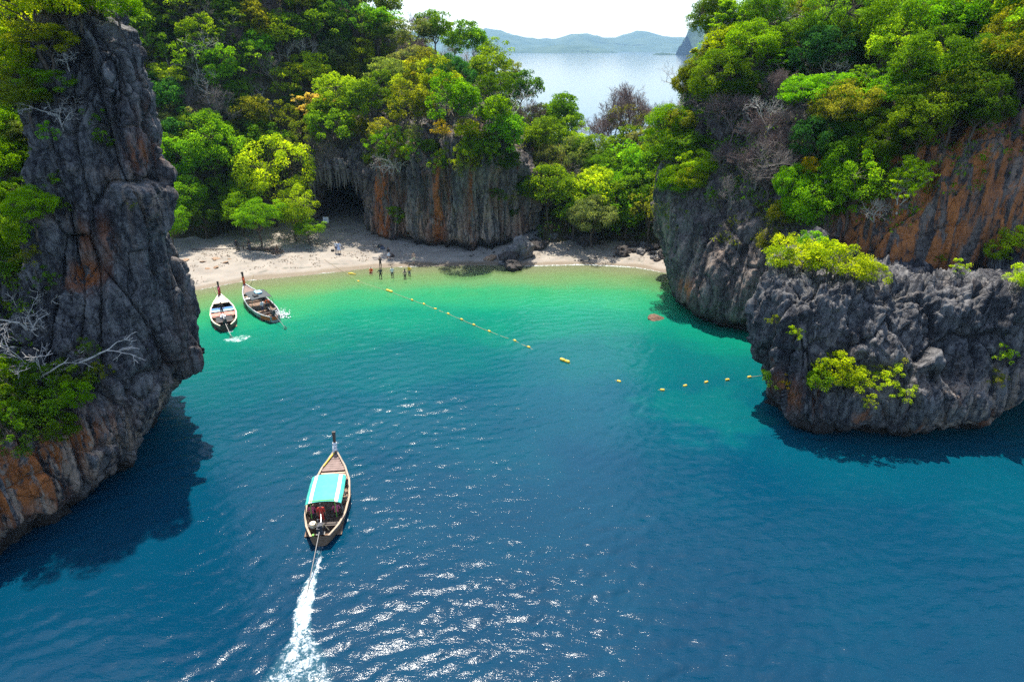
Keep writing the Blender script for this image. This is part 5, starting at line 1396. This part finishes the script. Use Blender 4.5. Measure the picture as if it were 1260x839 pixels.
# ------------------------------------------------------------------ beach things
r0 = on_beach(294.5, 307); r1 = on_beach(305.5, 307)
root = bpy.data.objects.new('wooden_rail', None); COL.objects.link(root); root.location = r0
tag(root, 'wooden rail under the trees between two people in black', 'rail')
dv = r1 - r0
for k in (0, .5, 1):
    mb = MB(); mb.tube([dv * k + Vector((0, 0, -.3)), dv * k + Vector((0, 0, .5)), dv * k + Vector((.02, 0, 1.0))], [.07, .06, .055], 7); mb.build('post', M['bark'], root, True)
for z in (.5, .92):
    mb = MB(); mb.tube([Vector((-.2, -.07, z)), dv * .5 + Vector((0, -.08, z + .04)), dv + Vector((.2, -.07, z))], .05, 7); mb.build('rail', M['bark'], root, True)
p = on_beach(341, 312); mb = MB()
mb.tube([p + Vector((-.9, .1, .22)), p + Vector((-.2, 0, .3)), p + Vector((.5, -.05, .28)), p + Vector((1.0, .15, .3))], [.2, .24, .2, .1], 9)
mb.tube([p + Vector((.3, 0, .35)), p + Vector((.6, .1, .8)), p + Vector((.65, .2, 1.1))], [.1, .07, .02], 6)
tag(mb.build('driftwood_log', M['bark'], None, True), 'brown driftwood log with a stub branch on the sand', 'log')
p = on_beach(322, 309); mb = MB()
mb.tube([p + Vector((-2.2, .3, .2)), p + Vector((-.6, .1, .35)), p + Vector((1.2, 0, .3)), p + Vector((2.4, .4, .2))], [.16, .3, .28, .12], 9)
tag(mb.build('fallen_log', M['bark'], None, True), 'dark fallen log in the shade of the beach trees', 'log')
p = on_beach(262, 308); mb = MB()
mb.tube([p + Vector((-3.2, .2, .15)), p + Vector((-.5, 0, .2)), p + Vector((2.6, .1, .15))], [.1, .09, .05], 7)
tag(mb.build('fallen_branch', M['bark_grey'], None, True), 'long thin fallen branch lying along the shaded sand', 'branch')
for nm, bt, px, py, lab in (('mooring_rope', b2, 262, 352, 'thin mooring rope from the open cream boat to the sand'), ('mooring_rope', b3, 312, 338, 'thin mooring rope from the grey boat to the sand')):
    a = bt.matrix_world @ Vector(((L2 if bt is b2 else L3) * .97, 0, 1.35)); b = on_beach(px, py) + Vector((0, 0, .05)); mb = MB()
    mb.tube([a.lerp(b, f) - Vector((0, 0, .5 * math.sin(f * PI))) for f in np.linspace(0, 1, 9)], .022, 5)
    tag(mb.build(nm, M['rope'], None, True), lab, 'rope')
rsl = np.random.RandomState(41); xl = rsl.uniform(-44, 24, 4200); yl = shore_y(xl) + rsl.uniform(2.2, 17, 4200)
keep = (fbm(np.stack([xl, yl, 0 * xl], 1) * .35, 3) + .05 * (yl - shore_y(xl)) > .35)
Pl = np.stack([xl, yl, beach_z(xl, yl) + .05], 1)[keep]
vl, fl_, tl = leaf_cloud(Pl, np.tile([[.12, .12, .03]], (len(Pl), 1)), 2, .16, rsl, 3.0, np.clip(.4 + .3 * rsl.normal(size=len(Pl)), 0, 1), .2)
ol = stuff(link('leaf_litter', mesh_np('leaf_litter', vl, fl_, False, {'tone': tl}, [M['leaf']]))); ol.color = (.10, .062, .03, 1)
ol['label'] = 'brown dry leaf litter strewn over the upper sand'; ol['category'] = 'leaf litter'
# notice board at the cave
p = on_beach(402, 281); root = bpy.data.objects.new('notice_board', None); COL.objects.link(root); root.location = p
tag(root, 'white notice board on two posts at the mouth of the cave', 'sign')
mb = MB(); mb.box((0, 0, 1.35), (.86, .05, .92)); bd_ = mb.build('panel', M['white'], root)
for z, w in ((1.66, .6), (1.5, .5), (1.38, .62), (1.26, .44), (1.1, .3)):
    mb = MB(); mb.box((-.02, -.028, z), (w, .006, .05)); mb.build('printed_line', M['blue'], bd_)
for s in (-1, 1):
    mb = MB(); mb.box((s * .36, .06, .75), (.07, .07, 1.9)); mb.build('post', M['wood'], root)
def bag(px, py, mat, lab, s=1):
    q = on_beach(px, py); bm = bmesh.new(); bmesh.ops.create_icosphere(bm, subdivisions=2, radius=.28 * s)
    for v in bm.verts: v.co.z = v.co.z * .7 + .16 * s; v.co.x *= 1.3; v.co += Vector((rg.uniform(-.02, .02),) * 3)
    me = bpy.data.meshes.new('bag_body'); bm.to_mesh(me); bm.free(); me.materials.append(M[mat])
    root = bpy.data.objects.new('bag', None); COL.objects.link(root); root.location = q
    tag(root, lab, 'bag'); link('bag_body', me, root)
    mb = MB(); mb.tube([(-.22 * s, 0, .3 * s), (-.1 * s, 0, .5 * s), (.1 * s, 0, .5 * s), (.22 * s, 0, .3 * s)], .02, 5); mb.build('strap', M[mat], root, True)
bag(468, 304.5, 'black', 'black bag lying at the foot of the streaked cliff', 1.2); bag(470.5, 306.5, 'denim', 'dark blue bag beside the black one by the cliff', 1.0)
bag(482, 316, 'wood_dark', 'dark brown bag next to the person in the white skirt', 1.2); bag(409.5, 309, 'black', 'small black bag beside the pair before the cave', .8)

# splash of the propeller behind the grey boat
bm = bmesh.new(); rs_ = random.Random(9); q = at_z(346, 390)
for k in range(260):
    h = abs(rs_.gauss(0, .42)); p = Vector((q.x + rs_.gauss(0, .38) * (1 + h * .4), q.y + rs_.gauss(0, .5), h + .02))
    r_ = rs_.uniform(.02, .085) * (1.2 - min(h, 1) * .6)
    bmesh.ops.create_icosphere(bm, subdivisions=1, radius=r_, matrix=Matrix.Translation(p))
me = bpy.data.meshes.new('splash'); bm.to_mesh(me); bm.free()
M['spray'] = plain('spray', (.82, .86, .87), .4, .05); me.materials.append(M['spray'])
o = stuff(link('splash', me)); o['label'] = 'white splash thrown up behind the grey boat'; o['category'] = 'splash'

# ------------------------------------------------------------------ haze
mb = MB(); mb.box((0, 3950, 203), (17996, 10000, 434))
t = NT('haze_air'); vol = t.n('VolumePrincipled')
vol.inputs['Color'].default_value = (0.42, 0.69, 1.0, 1); vol.inputs['Density'].default_value = 0.000066; vol.inputs['Anisotropy'].default_value = 0.2
t.t.links.new(vol.outputs[0], t.out.inputs['Volume'])
hz_ = stuff(mb.build('haze', t.m))
hz_['label'] = 'pale blue haze over the sea and the far hills'; hz_['category'] = 'haze'
